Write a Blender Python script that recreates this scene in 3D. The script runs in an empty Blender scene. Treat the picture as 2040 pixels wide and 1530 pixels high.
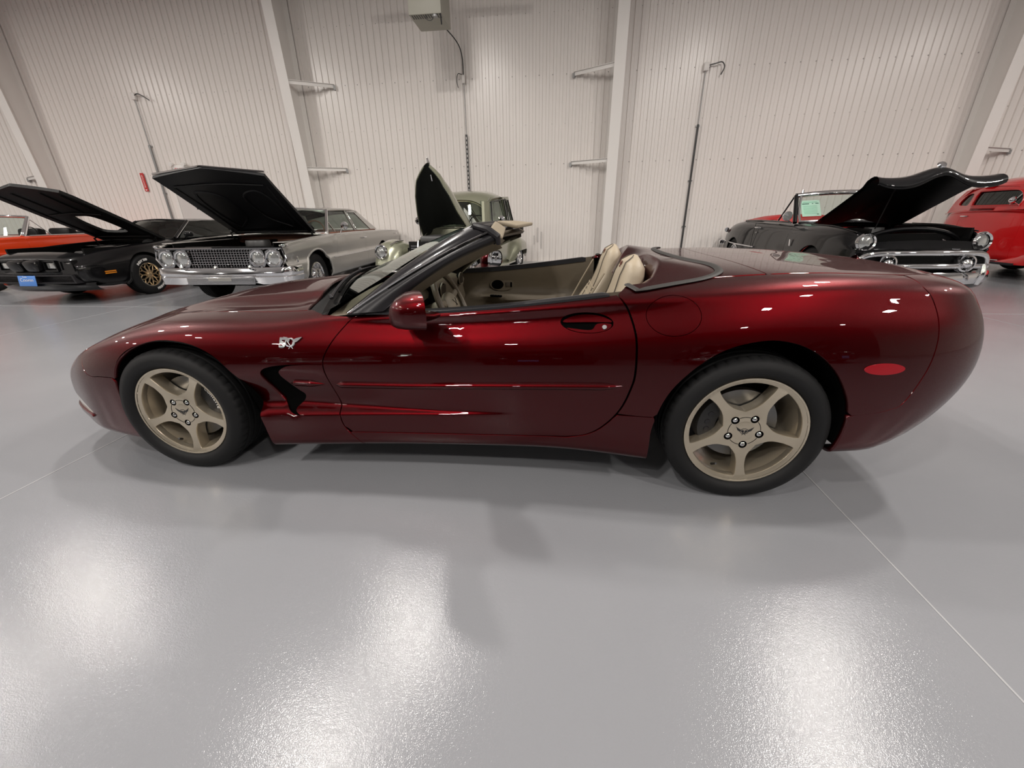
import bpy, bmesh, math, random
import numpy as np
from mathutils import Vector, Matrix, Euler, Quaternion
from mathutils.geometry import delaunay_2d_cdt
random.seed(7); rng = np.random.default_rng(7)
PI = math.pi
scene = bpy.context.scene
COL = scene.collection

# ------------------------------------------------------------------ camera
def set_camera():
    px, py, pz = 1.8366, -2.4822, 1.2004
    yaw, pitch, roll, f = .11198, .39697, -.015884, 798.73
    fwd = Vector((-math.sin(yaw)*math.cos(pitch), math.cos(yaw)*math.cos(pitch), -math.sin(pitch)))
    right = Vector((math.cos(yaw), math.sin(yaw), 0)); up = right.cross(fwd)
    r2 = math.cos(roll)*right+math.sin(roll)*up; u2 = -math.sin(roll)*right+math.cos(roll)*up
    cam = bpy.data.cameras.new('camera'); o = bpy.data.objects.new('camera', cam); COL.objects.link(o)
    m = Matrix((r2, u2, -fwd)).transposed().to_4x4(); m.translation = (px, py, pz); o.matrix_world = m
    cam.sensor_fit = 'HORIZONTAL'; cam.sensor_width = 36; cam.lens = 36*f/2040
    cam.clip_start = .05; cam.clip_end = 200
    scene.camera = o
set_camera()

# ------------------------------------------------------------------ world and exposure
w = bpy.data.worlds.new('hall_air'); scene.world = w; w.use_nodes = True
w.node_tree.nodes['Background'].inputs[0].default_value = (1, .97, .95, 1)
w.node_tree.nodes['Background'].inputs[1].default_value = .0
scene.view_settings.view_transform = 'Standard'; scene.view_settings.look = 'None'
scene.view_settings.gamma = 1; scene.view_settings.use_curve_mapping = False
scene.view_settings.exposure = 0.0

LAMP_H = 6.0
LAMPS_X = (-13.7, -7.1, -.65, 6.3, 13.1)
LAMP_ROWS = ((2.38, 1.0, 0.), (.42, 1.0, -.7), (-4.6, 1.0, 0.), (-6.8, 1.0, -.7), (-12.0, .6, 0.))
LAMP_W = 165.0
# ------------------------------------------------------------------ surfaces
def _basis(t):
    t2, t3 = t*t, t*t*t
    return np.stack([(1-3*t+3*t2-t3)/6, (4-6*t2+3*t3)/6, (1+3*t+3*t2-3*t3)/6, t3/6], -1)

class Surf:
    """Smooth patch through a grid P[i][j] of points; y = 0 lines mirror, other borders run straight on."""
    def __init__(self, P, mir_i0=True, mir_i1=True, mir_j1=True, fix=2, disp=None):
        self.P = np.array(P, float); self.n, self.m = self.P.shape[:2]
        self.mir = (mir_i0, mir_i1, mir_j1); self.disp = disp
        self.C = self.P.copy()
        I, J = np.meshgrid(np.arange(self.n), np.arange(self.m), indexing='ij')
        d = self.disp; self.disp = None
        for _ in range(fix):
            self._pad()
            self.C = self.C + (self.P - self.ev(I.astype(float), J.astype(float)))
        self._pad(); self.disp = d
        # arc-length-like coordinates for meshing
        a = np.linalg.norm(np.diff(self.P, axis=0), axis=2).max(1); self.U = np.concatenate([[0], np.cumsum(np.maximum(a, .01))])
        b = np.linalg.norm(np.diff(self.P, axis=1), axis=2); b = np.sort(b, axis=0)[int(b.shape[0]*.7)]; self.V = np.concatenate([[0], np.cumsum(np.maximum(b, .005))])
    def _pad(self):
        C = self.C; f = np.array([1, -1, 1.])
        a = C[1]*f if self.mir[0] else 2*C[0]-C[1]
        b = C[-2]*f if self.mir[1] else 2*C[-1]-C[-2]
        D = np.concatenate([a[None], C, b[None]], 0)
        a = 2*D[:, 0]-D[:, 1]
        b = D[:, -2]*f if self.mir[2] else 2*D[:, -1]-D[:, -2]
        self.D = np.concatenate([a[:, None], D, b[:, None]], 1)
    def ev(self, i, j):
        i = np.clip(np.asarray(i, float), 0, self.n-1); j = np.clip(np.asarray(j, float), 0, self.m-1)
        i0 = np.minimum(i.astype(int), self.n-2); j0 = np.minimum(j.astype(int), self.m-2)
        bi, bj = _basis(i-i0), _basis(j-j0)
        out = 0
        for a in range(4):
            for b in range(4):
                out = out + (bi[..., a]*bj[..., b])[..., None]*self.D[i0+a, j0+b]
        if self.disp is not None: out = self.disp(out)
        return out
    def nrm(self, i, j):
        e = .03; i = np.asarray(i, float); j = np.asarray(j, float)
        ia, ib = np.clip(i-e, 0, self.n-1), np.clip(i+e, 0, self.n-1)
        ja, jb = np.clip(j-e, 0, self.m-1), np.clip(j+e, 0, self.m-1)
        n = np.cross(self.ev(ib, j)-self.ev(ia, j), self.ev(i, jb)-self.ev(i, ja))
        return n/np.maximum(np.linalg.norm(n, axis=-1, keepdims=True), 1e-12)
    def uv(self, ij):
        ij = np.asarray(ij, float)
        return np.stack([np.interp(ij[..., 0], np.arange(self.n), self.U), np.interp(ij[..., 1], np.arange(self.m), self.V)], -1)
    def ij(self, uv):
        uv = np.asarray(uv, float)
        return np.stack([np.interp(uv[..., 0], self.U, np.arange(self.n)), np.interp(uv[..., 1], self.V, np.arange(self.m))], -1)
    def inv(self, pts, axes=(0, 2), ir=None, jr=None):
        """(i, j) of the points whose given two coordinates are pts."""
        ir = ir or (0, self.n-1); jr = jr or (0, self.m-1)
        d = self.disp; self.disp = None; ax = list(axes); key = (tuple(axes), tuple(ir), tuple(jr))
        if not hasattr(self, 'cache'): self.cache = {}
        if key not in self.cache:
            I, J = np.meshgrid(np.linspace(*ir, 120), np.linspace(*jr, 90), indexing='ij')
            self.cache[key] = (I.ravel(), J.ravel(), self.ev(I, J)[..., ax].reshape(-1, 2))
        I, J, G = self.cache[key]
        p = np.atleast_2d(np.asarray(pts, float)); k = np.array([np.argmin(((G-q)**2).sum(-1)) for q in p])
        q = np.stack([I[k], J[k]], 1); e = 1e-3
        for _ in range(6):
            f0 = self.ev(q[:, 0], q[:, 1])[:, ax]
            a = (self.ev(q[:, 0]+e, q[:, 1])-self.ev(q[:, 0]-e, q[:, 1]))[:, ax]/(2*e); b = (self.ev(q[:, 0], q[:, 1]+e)-self.ev(q[:, 0], q[:, 1]-e))[:, ax]/(2*e)
            r = p-f0; det = a[:, 0]*b[:, 1]-a[:, 1]*b[:, 0]; det = np.where(np.abs(det) < 1e-9, 1e9, det)
            st = np.stack([(r[:, 0]*b[:, 1]-r[:, 1]*b[:, 0])/det, (a[:, 0]*r[:, 1]-a[:, 1]*r[:, 0])/det], 1)
            q = q+np.clip(st, -.3, .3); q[:, 0] = np.clip(q[:, 0], *ir); q[:, 1] = np.clip(q[:, 1], *jr)
        self.disp = d
        return q

def smooth(pts, n=6, closed=False):
    """Catmull-Rom through 2-D or 3-D points."""
    P = np.array(pts, float); out = []
    if closed: P = np.concatenate([P[-1:], P, P[:2]])
    else: P = np.concatenate([[2*P[0]-P[1]], P, [2*P[-1]-P[-2]]])
    t = np.linspace(0, 1, n, endpoint=False)[:, None]
    for k in range(1, len(P)-2):
        a, b, c, d = P[k-1:k+3]
        out.append(.5*((2*b)+(-a+c)*t+(2*a-5*b+4*c-d)*t*t+(-a+3*b-3*c+d)*t**3))
    out = np.concatenate(out)
    return out if closed else np.concatenate([out, P[-2:-1]])
# ------------------------------------------------------------------ materials
MATS = {}
def mat(name, col, rough=.5, metal=0., coat=0., coat_rough=.03, spec=.5, bump=None, vary=None, trans=0., ior=1.45, alpha=1., emit=None, sheen=0., flake=None):
    """Procedural principled material. bump=(scale, strength), vary=(scale, amount) colour variation."""
    if name in MATS: return MATS[name]
    m = bpy.data.materials.new(name); m.use_nodes = True; nt = m.node_tree; b = nt.nodes['Principled BSDF']
    c = tuple(col)+(1,)
    b.inputs['Base Color'].default_value = c; b.inputs['Roughness'].default_value = rough; b.inputs['Metallic'].default_value = metal
    b.inputs['Coat Weight'].default_value = coat; b.inputs['Coat Roughness'].default_value = coat_rough
    b.inputs['Specular IOR Level'].default_value = spec; b.inputs['IOR'].default_value = ior
    b.inputs['Transmission Weight'].default_value = trans; b.inputs['Alpha'].default_value = alpha
    if sheen: b.inputs['Sheen Weight'].default_value = sheen
    tc = nt.nodes.new('ShaderNodeTexCoord')
    if vary is None and flake is None: vary = (3., .04)
    if vary:
        n = nt.nodes.new('ShaderNodeTexNoise'); n.inputs['Scale'].default_value = vary[0]; n.inputs['Detail'].default_value = 5
        nt.links.new(tc.outputs['Object'], n.inputs['Vector'])
        r = nt.nodes.new('ShaderNodeMapRange'); r.inputs[3].default_value = 1-vary[1]; r.inputs[4].default_value = 1+vary[1]
        nt.links.new(n.outputs['Fac'], r.inputs[0])
        x = nt.nodes.new('ShaderNodeMix'); x.data_type = 'RGBA'; x.blend_type = 'MULTIPLY'; x.inputs[0].default_value = 1; x.inputs[6].default_value = c
        nt.links.new(r.outputs[0], x.inputs[7]); nt.links.new(x.outputs[2], b.inputs['Base Color'])
    if flake:
        v = nt.nodes.new('ShaderNodeTexVoronoi'); v.inputs['Scale'].default_value = flake[0]; nt.links.new(tc.outputs['Object'], v.inputs['Vector'])
        nm = nt.nodes.new('ShaderNodeVectorMath'); nm.operation = 'MULTIPLY_ADD'
        nm.inputs[1].default_value = (flake[1],)*3; nm.inputs[2].default_value = (-flake[1]/2,)*3
        nt.links.new(v.outputs['Color'], nm.inputs[0])
        g = nt.nodes.new('ShaderNodeNewGeometry'); ad = nt.nodes.new('ShaderNodeVectorMath'); ad.operation = 'ADD'
        nt.links.new(g.outputs['Normal'], ad.inputs[0]); nt.links.new(nm.outputs[0], ad.inputs[1])
        no = nt.nodes.new('ShaderNodeVectorMath'); no.operation = 'NORMALIZE'; nt.links.new(ad.outputs[0], no.inputs[0])
        nt.links.new(no.outputs[0], b.inputs['Normal'])
    if bump:
        n = nt.nodes.new('ShaderNodeTexNoise'); n.inputs['Scale'].default_value = bump[0]; n.inputs['Detail'].default_value = 3
        nt.links.new(tc.outputs['Object'], n.inputs['Vector'])
        bp = nt.nodes.new('ShaderNodeBump'); bp.inputs['Strength'].default_value = bump[1]; bp.inputs['Distance'].default_value = .005
        nt.links.new(n.outputs['Fac'], bp.inputs['Height']); nt.links.new(bp.outputs[0], b.inputs['Normal'])
    if emit:
        b.inputs['Emission Color'].default_value = tuple(emit[0])+(1,); b.inputs['Emission Strength'].default_value = emit[1]
    MATS[name] = m
    return m

def glass_mat(name, tint=(.8, .92, .85), rough=0.):
    """thin sheet glass: mostly see-through with a mirror share"""
    if name in MATS: return MATS[name]
    m = bpy.data.materials.new(name); m.use_nodes = True; nt = m.node_tree; nt.nodes.remove(nt.nodes['Principled BSDF'])
    out = nt.nodes['Material Output']; t = nt.nodes.new('ShaderNodeBsdfTransparent'); t.inputs[0].default_value = tint+(1,)
    g = nt.nodes.new('ShaderNodeBsdfGlossy'); g.inputs['Roughness'].default_value = .01; g.inputs['Color'].default_value = (.9, .95, .92, 1)
    fr = nt.nodes.new('ShaderNodeFresnel'); fr.inputs[0].default_value = 1.5
    n = nt.nodes.new('ShaderNodeTexNoise'); n.inputs['Scale'].default_value = 4
    mr = nt.nodes.new('ShaderNodeMapRange'); mr.inputs[3].default_value = .0; mr.inputs[4].default_value = .03
    nt.links.new(n.outputs['Fac'], mr.inputs[0]); ad = nt.nodes.new('ShaderNodeMath'); ad.operation = 'ADD'
    nt.links.new(fr.outputs[0], ad.inputs[0]); nt.links.new(mr.outputs[0], ad.inputs[1])
    mx = nt.nodes.new('ShaderNodeMixShader'); nt.links.new(ad.outputs[0], mx.inputs[0]); nt.links.new(t.outputs[0], mx.inputs[1]); nt.links.new(g.outputs[0], mx.inputs[2])
    nt.links.new(mx.outputs[0], out.inputs[0])
    MATS[name] = m
    return m

# ------------------------------------------------------------------ objects
def link(o, parent=None):
    COL.objects.link(o)
    if parent is not None: o.parent = parent
    return o
def empty(name, loc=(0, 0, 0), rz=0., label=None, cat=None, group=None):
    o = bpy.data.objects.new(name, None); o.empty_display_size = .1; COL.objects.link(o)
    o.location = loc; o.rotation_euler = (0, 0, rz)
    return tag(o, label, cat, group)
def tag(o, label=None, cat=None, group=None, kind=None):
    if label: o['label'] = label
    if cat: o['category'] = cat
    if group: o['group'] = group
    if kind: o['kind'] = kind
    return o
def copy_tree(o, parent=None):
    c = o.copy(); COL.objects.link(c); c.parent = parent
    for ch in list(o.children): copy_tree(ch, c)
    return c
def mesh(name, V, F, m, parent=None, smooth_deg=35, normals=None, mats=None, midx=None):
    me = bpy.data.meshes.new(name)
    me.from_pydata([tuple(map(float, v)) for v in V], [], [tuple(map(int, f)) for f in F])
    for k in (mats or [m]): me.materials.append(k)
    if midx is not None: me.polygons.foreach_set('material_index', midx)
    me.polygons.foreach_set('use_smooth', [smooth_deg is not None or normals is not None]*len(me.polygons))
    me.update()
    if normals is not None: me.normals_split_custom_set_from_vertices([tuple(map(float, n)) for n in normals])
    elif smooth_deg is not None: me.set_sharp_from_angle(angle=math.radians(smooth_deg))
    o = bpy.data.objects.new(name, me)
    return link(o, parent)

class MB:
    """collects shapes into one mesh"""
    def __init__(self): self.V = []; self.F = []
    def add(self, V, F):
        k = len(self.V); self.V += [tuple(v) for v in V]; self.F += [tuple(i+k for i in f) for f in F]; return self
    def box(self, c, s, rot=None, taper=None, bevel=0.):
        x, y, z = (d/2 for d in s)
        if bevel:
            b = min(bevel, .49*min(s)); bm = bmesh.new(); bmesh.ops.create_cube(bm, size=1)
            for v in bm.verts: v.co = Vector((v.co.x*s[0], v.co.y*s[1], v.co.z*s[2]))
            bmesh.ops.bevel(bm, geom=list(bm.edges), offset=b, segments=2, affect='EDGES', profile=.5)
            V = [Vector(v.co) for v in bm.verts]; bm.verts.index_update(); F = [[v.index for v in f.verts] for f in bm.faces]; bm.free()
        else:
            V = [Vector((a, b, d)) for a in (-x, x) for b in (-y, y) for d in (-z, z)]
            F = [(0, 1, 3, 2), (4, 6, 7, 5), (0, 4, 5, 1), (2, 3, 7, 6), (0, 2, 6, 4), (1, 5, 7, 3)]
        if rot is not None:
            R = Euler(rot).to_matrix(); V = [R@v for v in V]
        return self.add([Vector(c)+v for v in V], F)
    def tube(self, pts, r, n=8, cap=True, closed=False, flat=1., up=None):
        P = [Vector(p) for p in pts]; N = len(P); rs = r if hasattr(r, '__len__') else [r]*N
        V = []; F = []; prev = None
        for k in range(N):
            a = P[k-1] if (k or closed) else P[k]; b = P[(k+1) % N] if (k < N-1 or closed) else P[k]
            t = (b-a).normalized()
            if prev is None:
                u = Vector(up) if up else (Vector((0, 0, 1)) if abs(t.z) < .9 else Vector((1, 0, 0)))
            else: u = prev
            u = (u-t*u.dot(t)).normalized(); prev = u; w_ = t.cross(u)
            for q in range(n):
                a_ = 2*PI*q/n; V.append(P[k]+u*math.cos(a_)*rs[k]*flat+w_*math.sin(a_)*rs[k])
        R = N if closed else N-1
        for k in range(R):
            for q in range(n):
                F.append((k*n+q, k*n+(q+1) % n, ((k+1) % N)*n+(q+1) % n, ((k+1) % N)*n+q))
        if cap and not closed: F += [tuple(range(n))[::-1], tuple((N-1)*n+q for q in range(n))]
        return self.add(V, F)
    def lathe(self, prof, n=32, o=(0, 0, 0), axis=(0, 0, 1), closed=False, arc=None):
        """prof: (radius, height along axis)"""
        ax = Vector(axis).normalized(); u = ax.orthogonal().normalized(); v = ax.cross(u); O = Vector(o); V = []; F = []; k = len(prof)
        full = arc is None; a0, a1 = arc or (0, 2*PI); cnt = n if full else n+1
        for q in range(cnt):
            a = a0+(a1-a0)*q/n; d = u*math.cos(a)+v*math.sin(a)
            V += [O+d*r+ax*h for r, h in prof]
        for q in range(n):
            p = (q+1) % cnt
            for e in range(k if closed else k-1):
                F.append((q*k+e, p*k+e, p*k+(e+1) % k, q*k+(e+1) % k))
        return self.add(V, F)
    def loft(self, secs, closed=False, cap=False):
        n = len(secs[0]); V = [p for s in secs for p in s]; F = []
        for k in range(len(secs)-1):
            for q in range(n if closed else n-1):
                F.append((k*n+q, k*n+(q+1) % n, (k+1)*n+(q+1) % n, (k+1)*n+q))
        if cap: F += [tuple(range(n))[::-1], tuple((len(secs)-1)*n+q for q in range(n))]
        return self.add(V, F)
    def prism(self, loops, d0, d1, frame):
        """flat outline (first loop, further loops are holes) extruded from d0 to d1; frame(a, b, d) gives the point"""
        T, pts = tri2d(loops)
        k = len(pts); V = [frame(a, b, d0) for a, b in pts]+[frame(a, b, d1) for a, b in pts]
        F = [tuple(t[::-1]) for t in T]+[tuple(i+k for i in t) for t in T]
        c = 0; mp = tri2d.map
        for L in loops:
            n = len(L); ix = [mp[c+q] for q in range(n)]
            for q in range(n):
                if ix[q] != ix[(q+1) % n]: F.append((ix[q], ix[(q+1) % n], k+ix[(q+1) % n], k+ix[q]))
            c += n
        return self.add(V, F)
    def build(self, name, m, parent=None, smooth_deg=35, subsurf=0, bevel=0.):
        o = mesh(name, self.V, self.F, m, parent, smooth_deg)
        bm = bmesh.new(); bm.from_mesh(o.data); bmesh.ops.recalc_face_normals(bm, faces=bm.faces); bm.to_mesh(o.data); bm.free()
        if smooth_deg is not None: o.data.set_sharp_from_angle(angle=math.radians(smooth_deg))
        if bevel:
            b = o.modifiers.new('bevel', 'BEVEL'); b.width = bevel; b.segments = 2; b.limit_method = 'ANGLE'
        if subsurf:
            s = o.modifiers.new('smooth', 'SUBSURF'); s.levels = s.render_levels = subsurf
        return o

def inside(loops, p):
    """even-odd test, p is (n, 2)"""
    p = np.asarray(p, float); r = np.zeros(len(p), bool)
    for L in loops:
        L = np.asarray(L, float); a = L; b = np.roll(L, -1, 0)
        for (x0, y0), (x1, y1) in zip(a, b):
            if y0 == y1: continue
            c = ((y0 > p[:, 1]) != (y1 > p[:, 1])) & (p[:, 0] < (x1-x0)*(p[:, 1]-y0)/(y1-y0)+x0)
            r ^= c
    return r
def tri2d(loops, extra=None):
    pts = [tuple(map(float, q)) for L in loops for q in L]; E = []; c = 0
    for L in loops:
        n = len(L); E += [(c+q, c+(q+1) % n) for q in range(n)]; c += n
    nb = len(pts)
    if extra is not None: pts += [tuple(map(float, q)) for q in extra]
    V, _, F, ov, _, _ = delaunay_2d_cdt([Vector(q) for q in pts], E, [], 0, 1e-7)
    V = np.array([tuple(v) for v in V]); F = np.array([tuple(f) for f in F])
    cen = V[F].mean(1); F = F[inside(loops, cen)]
    tri2d.map = {i: k for k, o_ in enumerate(ov) for i in o_}
    return [tuple(f) for f in F], [tuple(v) for v in V]
def dens(L, step):
    """subdivide a closed loop so no edge is longer than step"""
    L = np.asarray(L, float); out = []
    for a, b in zip(L, np.roll(L, -1, 0)):
        n = max(1, int(np.ceil(np.linalg.norm(b-a)/step)))
        out += [a+(b-a)*k/n for k in range(n)]
    out = [p for k, p in enumerate(out) if np.linalg.norm(p-out[k-1]) > 1e-5]
    return np.array(out)

def panel(name, S, loops_ij, m, parent=None, step=.03, thick=.012, edge=True, mirror=False, off=0., depth_mat=None, rowstep=None, extra=None):
    """sheet of the surface S bounded by loops in (i, j): first loop outer, the rest holes; rim turned inwards by thick"""
    loops = [dens(S.uv(L), step*.6) for L in loops_ij]
    A = loops[0]; lo, hi = A.min(0), A.max(0); rs = rowstep or step
    gx, gy = np.meshgrid(np.arange(lo[0]+step/2, hi[0], step), np.arange(lo[1]+rs/2, hi[1], rs), indexing='ij')
    gx = gx+(np.arange(gx.shape[1]) % 2)[None, :]*step*.5
    g = np.stack([gx.ravel(), gy.ravel()], 1); g = g[inside(loops, g)]
    B = np.concatenate(loops)
    if len(g):
        d = np.min(((g[:, None, :]-B[None])/np.array([step, rs]))**2 @ np.ones(2), 1) if len(g)*len(B) < 4e6 else np.array([np.min((((p-B)/np.array([step, rs]))**2).sum(1)) for p in g])
        g = g[d > .16]
    if extra is not None:
        x_ = S.uv(extra); x_ = x_[inside(loops, x_)]
        x_ = x_[np.array([((p-B)**2).sum(1).min() for p in x_]) > .004**2]
        g = g[np.array([((p-x_)**2).sum(1).min() for p in g]) > .006**2]; g = np.concatenate([g, x_])
    T, pts = tri2d(loops, g)
    ij = S.ij(np.array(pts)); V = S.ev(ij[:, 0], ij[:, 1]); N = S.nrm(ij[:, 0], ij[:, 1])
    # outward is away from the car's middle line
    if off: V = V+N*off
    F = [tuple(t) for t in T]
    # orientation: make faces agree with N
    a, b, c = (V[[f[k] for f in F]] for k in range(3)); fn = np.cross(b-a, c-a)
    fl = (fn*N[[f[0] for f in F]]).sum(1) < 0
    F = [f[::-1] if q else f for f, q in zip(F, fl)]
    V = list(V); N = list(N)
    if edge:
        c0 = 0
        for L in loops:
            n = len(L); k = len(V); lij = S.ij(L)
            P = S.ev(lij[:, 0], lij[:, 1]); NN = S.nrm(lij[:, 0], lij[:, 1]); P = P+NN*off
            tg = np.roll(P, -1, 0)-np.roll(P, 1, 0); tg /= np.maximum(np.linalg.norm(tg, axis=1, keepdims=True), 1e-9)
            ar = np.cross(tg, NN)
            # outwards of the sheet: test in parameter space
            uvL = L; tu = np.roll(uvL, -1, 0)-np.roll(uvL, 1, 0); no = np.stack([tu[:, 1], -tu[:, 0]], 1); no /= np.maximum(np.linalg.norm(no, axis=1, keepdims=True), 1e-9)
            ins_ = inside(loops, uvL+no*.004); s = -1. if ins_.mean() > .5 else 1.
            # 3-D direction of the outward parameter step
            q2 = S.ij(uvL+no*.004*s); P2 = S.ev(q2[:, 0], q2[:, 1]); P1 = S.ev(*S.ij(uvL).T)
            sg = np.sign(((P2-P1)*ar).sum(1)); sg = 1. if np.nansum(sg) >= 0 else -1.
            ar = ar*sg
            n1 = NN+ar*1.2; n1 /= np.linalg.norm(n1, axis=1, keepdims=True)
            V += list(P); N += list(n1)
            V += list(P-NN*thick+ar*.0012); N += list(ar)
            for q in range(n):
                r = (q+1) % n
                if abs(P[q][1]) < .003 and abs(P[r][1]) < .003: continue
                f = (k+q, k+r, k+n+r, k+n+q)
                e1 = np.array(V[f[1]])-V[f[0]]; e2 = np.array(V[f[3]])-V[f[0]]
                F.append(f if np.dot(np.cross(e1, e2), ar[q]) > 0 else f[::-1])
    V = np.array(V); N = np.array(N)
    s = np.array([1, -1, 1.])
    if mirror and np.abs(V[:, 1]).min() < .003:          # the sheet reaches the middle line: one part, both halves
        n = len(V)
        return [mesh(name, np.concatenate([V, V*s]), F+[tuple(i+n for i in f[::-1]) for f in F], m, parent, normals=np.concatenate([N, N*s]))]
    objs = [mesh(name, V, F, m, parent, normals=N)]
    if mirror: objs.append(mesh(name, V*s, [f[::-1] for f in F], m, parent, normals=N*s))
    return objs

def text_mesh(name, s, size, m, parent=None, depth=.002, xf=None, shear=0., sx=1., bold=0., align='CENTER'):
    """flat lettering as a mesh; xf(x, y, z) places it"""
    cu = bpy.data.curves.new(name, 'FONT'); cu.body = s; cu.size = size; cu.extrude = depth; cu.align_x = align; cu.align_y = 'CENTER'; cu.shear = shear; cu.offset = bold
    cu.resolution_u = 3
    o = bpy.data.objects.new(name, cu); COL.objects.link(o)
    dg = bpy.context.evaluated_depsgraph_get(); me = bpy.data.meshes.new_from_object(o.evaluated_get(dg)); bpy.data.objects.remove(o); bpy.data.curves.remove(cu)
    for v in me.vertices:
        p = (v.co.x*sx, v.co.y, v.co.z); v.co = xf(*p) if xf else p
    me.materials.clear(); me.materials.append(m); me.name = name
    ob = bpy.data.objects.new(name, me)
    return link(ob, parent)

def circle(cx, cy, r, n=32, ry=None, a0=0.):
    return [(cx+r*math.cos(a0+2*PI*k/n), cy+(ry or r)*math.sin(a0+2*PI*k/n)) for k in range(n)]
# ------------------------------------------------------------------ hall
WALL_Y = 8.5; CEIL = 7.4; XL, XR, YF = -21., 21.3, -17.
M_wall = mat('painted_steel_wall', (.80,.755,.72), .28, spec=.5, bump=(1.5,.15), vary=(.6,.05))
M_col = mat('white_steel', (.80,.77,.74), .4, vary=(1.2,.04))
M_dim = mat('grey_steel', (.32,.32,.32), .4, metal=.3)
M_black = mat('black_plastic', (.012,.012,.013), .45)
M_ceil = mat('ceiling_liner', (.80,.78,.76), .8, vary=(.5,.06))
M_screw = mat('screw_heads', (.36,.34,.33), .4, metal=.5)
def floor_mat():
    m = bpy.data.materials.new('grey_epoxy_floor'); m.use_nodes = True; nt = m.node_tree; b = nt.nodes['Principled BSDF']
    tc = nt.nodes.new('ShaderNodeTexCoord'); L = nt.links.new
    def noise(scale, det):
        n = nt.nodes.new('ShaderNodeTexNoise'); n.inputs['Scale'].default_value = scale; n.inputs['Detail'].default_value = det; L(tc.outputs['Object'], n.inputs['Vector']); return n
    n1 = noise(1.1, 6); r = nt.nodes.new('ShaderNodeValToRGB'); e = r.color_ramp.elements
    e[0].position = .3; e[0].color = (.212,.217,.232,1); e[1].position = .75; e[1].color = (.237,.242,.257,1)
    L(n1.outputs['Fac'], r.inputs[0]); L(r.outputs[0], b.inputs['Base Color'])
    b.inputs['Roughness'].default_value = .14; b.inputs['Specular IOR Level'].default_value = .36
    n2 = noise(95, 2); n3 = noise(310, 2); n4 = noise(5, 2)
    ad = nt.nodes.new('ShaderNodeMath'); ad.operation = 'ADD'; L(n2.outputs['Fac'], ad.inputs[0]); L(n3.outputs['Fac'], ad.inputs[1])
    bp = nt.nodes.new('ShaderNodeBump'); bp.inputs['Strength'].default_value = .40; bp.inputs['Distance'].default_value = .001; L(ad.outputs[0], bp.inputs['Height'])
    bp2 = nt.nodes.new('ShaderNodeBump'); bp2.inputs['Strength'].default_value = .12; bp2.inputs['Distance'].default_value = .004; L(n4.outputs['Fac'], bp2.inputs['Height']); L(bp.outputs[0], bp2.inputs['Normal'])
    L(bp2.outputs[0], b.inputs['Normal'])
    return m
M_floor = floor_mat()
o = MB().box(((XL+XR)/2, (YF+WALL_Y)/2, -.1), (XR-XL, WALL_Y-YF, .2)).build('floor', M_floor, smooth_deg=None); tag(o, kind='structure')
M_joint = mat('floor_joint', (.26,.26,.27), .5)
M_jointl = mat('floor_joint_pale', (.315,.315,.325), .4)
for k, x in enumerate((-12.27,-8.43,-4.59,-.75,3.09,6.93,10.77)):
    j = MB().box((x, (YF+WALL_Y)/2, .0005), (.006, WALL_Y-YF, .0012)).build('floor_joint', M_jointl if -5 < x < 5 else M_joint, o, None)
for y in (3.0, -8.):
    MB().box(((XL+XR)/2, y, .0006), (XR-XL, .012, .0012)).build('floor_joint', M_joint, o, None)
o = MB().box(((XL+XR)/2, (YF+WALL_Y)/2, CEIL+.1), (XR-XL, WALL_Y-YF, .2)).build('ceiling', M_ceil, smooth_deg=None); tag(o, kind='structure')

# corrugated sheets: rib pitch .305 m, three ribs to a sheet
def sheet_mesh(h):
    prof = []
    for k in range(6):
        x = k*.1525
        prof += [(x,0),(x+.066,0),(x+.077,-.024),(x+.134,-.024),(x+.145,0)]
    prof.append((.915,0))
    V = [(x,y,0) for x,y in prof]+[(x,y,h) for x,y in prof]; n = len(prof)
    return V, [(k,k+1,n+k+1,n+k) for k in range(n-1)]
def clad(name, length, loc, rz):
    w_ = MB().box((length/2, .06, CEIL/2), (length, .1, CEIL)).build(name, M_wall, smooth_deg=None); tag(w_, kind='structure')
    w_.location = loc; w_.rotation_euler = (0,0,rz)
    V, F = sheet_mesh(CEIL); first = None
    for k in range(int(length/.915)):
        if first is None: p = mesh('wall_sheet', V, F, M_wall, w_, None); first = p
        else: p = first.copy(); link(p, w_)
        p.location = (k*.915, 0, 0)
    return w_
wb = clad('wall_back', XR-XL, (XL, WALL_Y, 0), 0)
clad('wall_left', WALL_Y-YF, (XL, YF, 0), PI/2)
clad('wall_right', WALL_Y-YF, (XR, WALL_Y, 0), -PI/2)
M_far = mat('dim_wall', (.06,.055,.055), .6, vary=(.5,.08))  # darkness of the hall's far end put into the wall colour for reflections
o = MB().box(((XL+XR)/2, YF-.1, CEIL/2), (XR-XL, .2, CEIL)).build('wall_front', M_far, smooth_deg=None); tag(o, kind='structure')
sc = MB()
for z, r, rows in ((4.1,.011,1),(2.34,.011,1),(3.16,.006,1),(1.28,.006,1),(5.2,.006,1),(5.9,.011,1)):
    for k in range(int((XR-XL)/.305)):
        x = k*.305+.06; sc.lathe([(0,-.012),(r*.8,-.012),(r,-.006),(r,0)], 6, (x, 0, z), (0,1,0))
s = sc.build('screw_head', M_screw, wb, 30); tag(s, kind='stuff')
M_stain = mat('wall_scuff', (.20,.19,.18), .7)
o = MB().box(((XL+XR)/2, WALL_Y-.06, .05), (XR-XL, .09, .1)).build('baseboard_back', mat('white_curb', (.68,.66,.64), .6), smooth_deg=None); tag(o, kind='structure')

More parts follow.
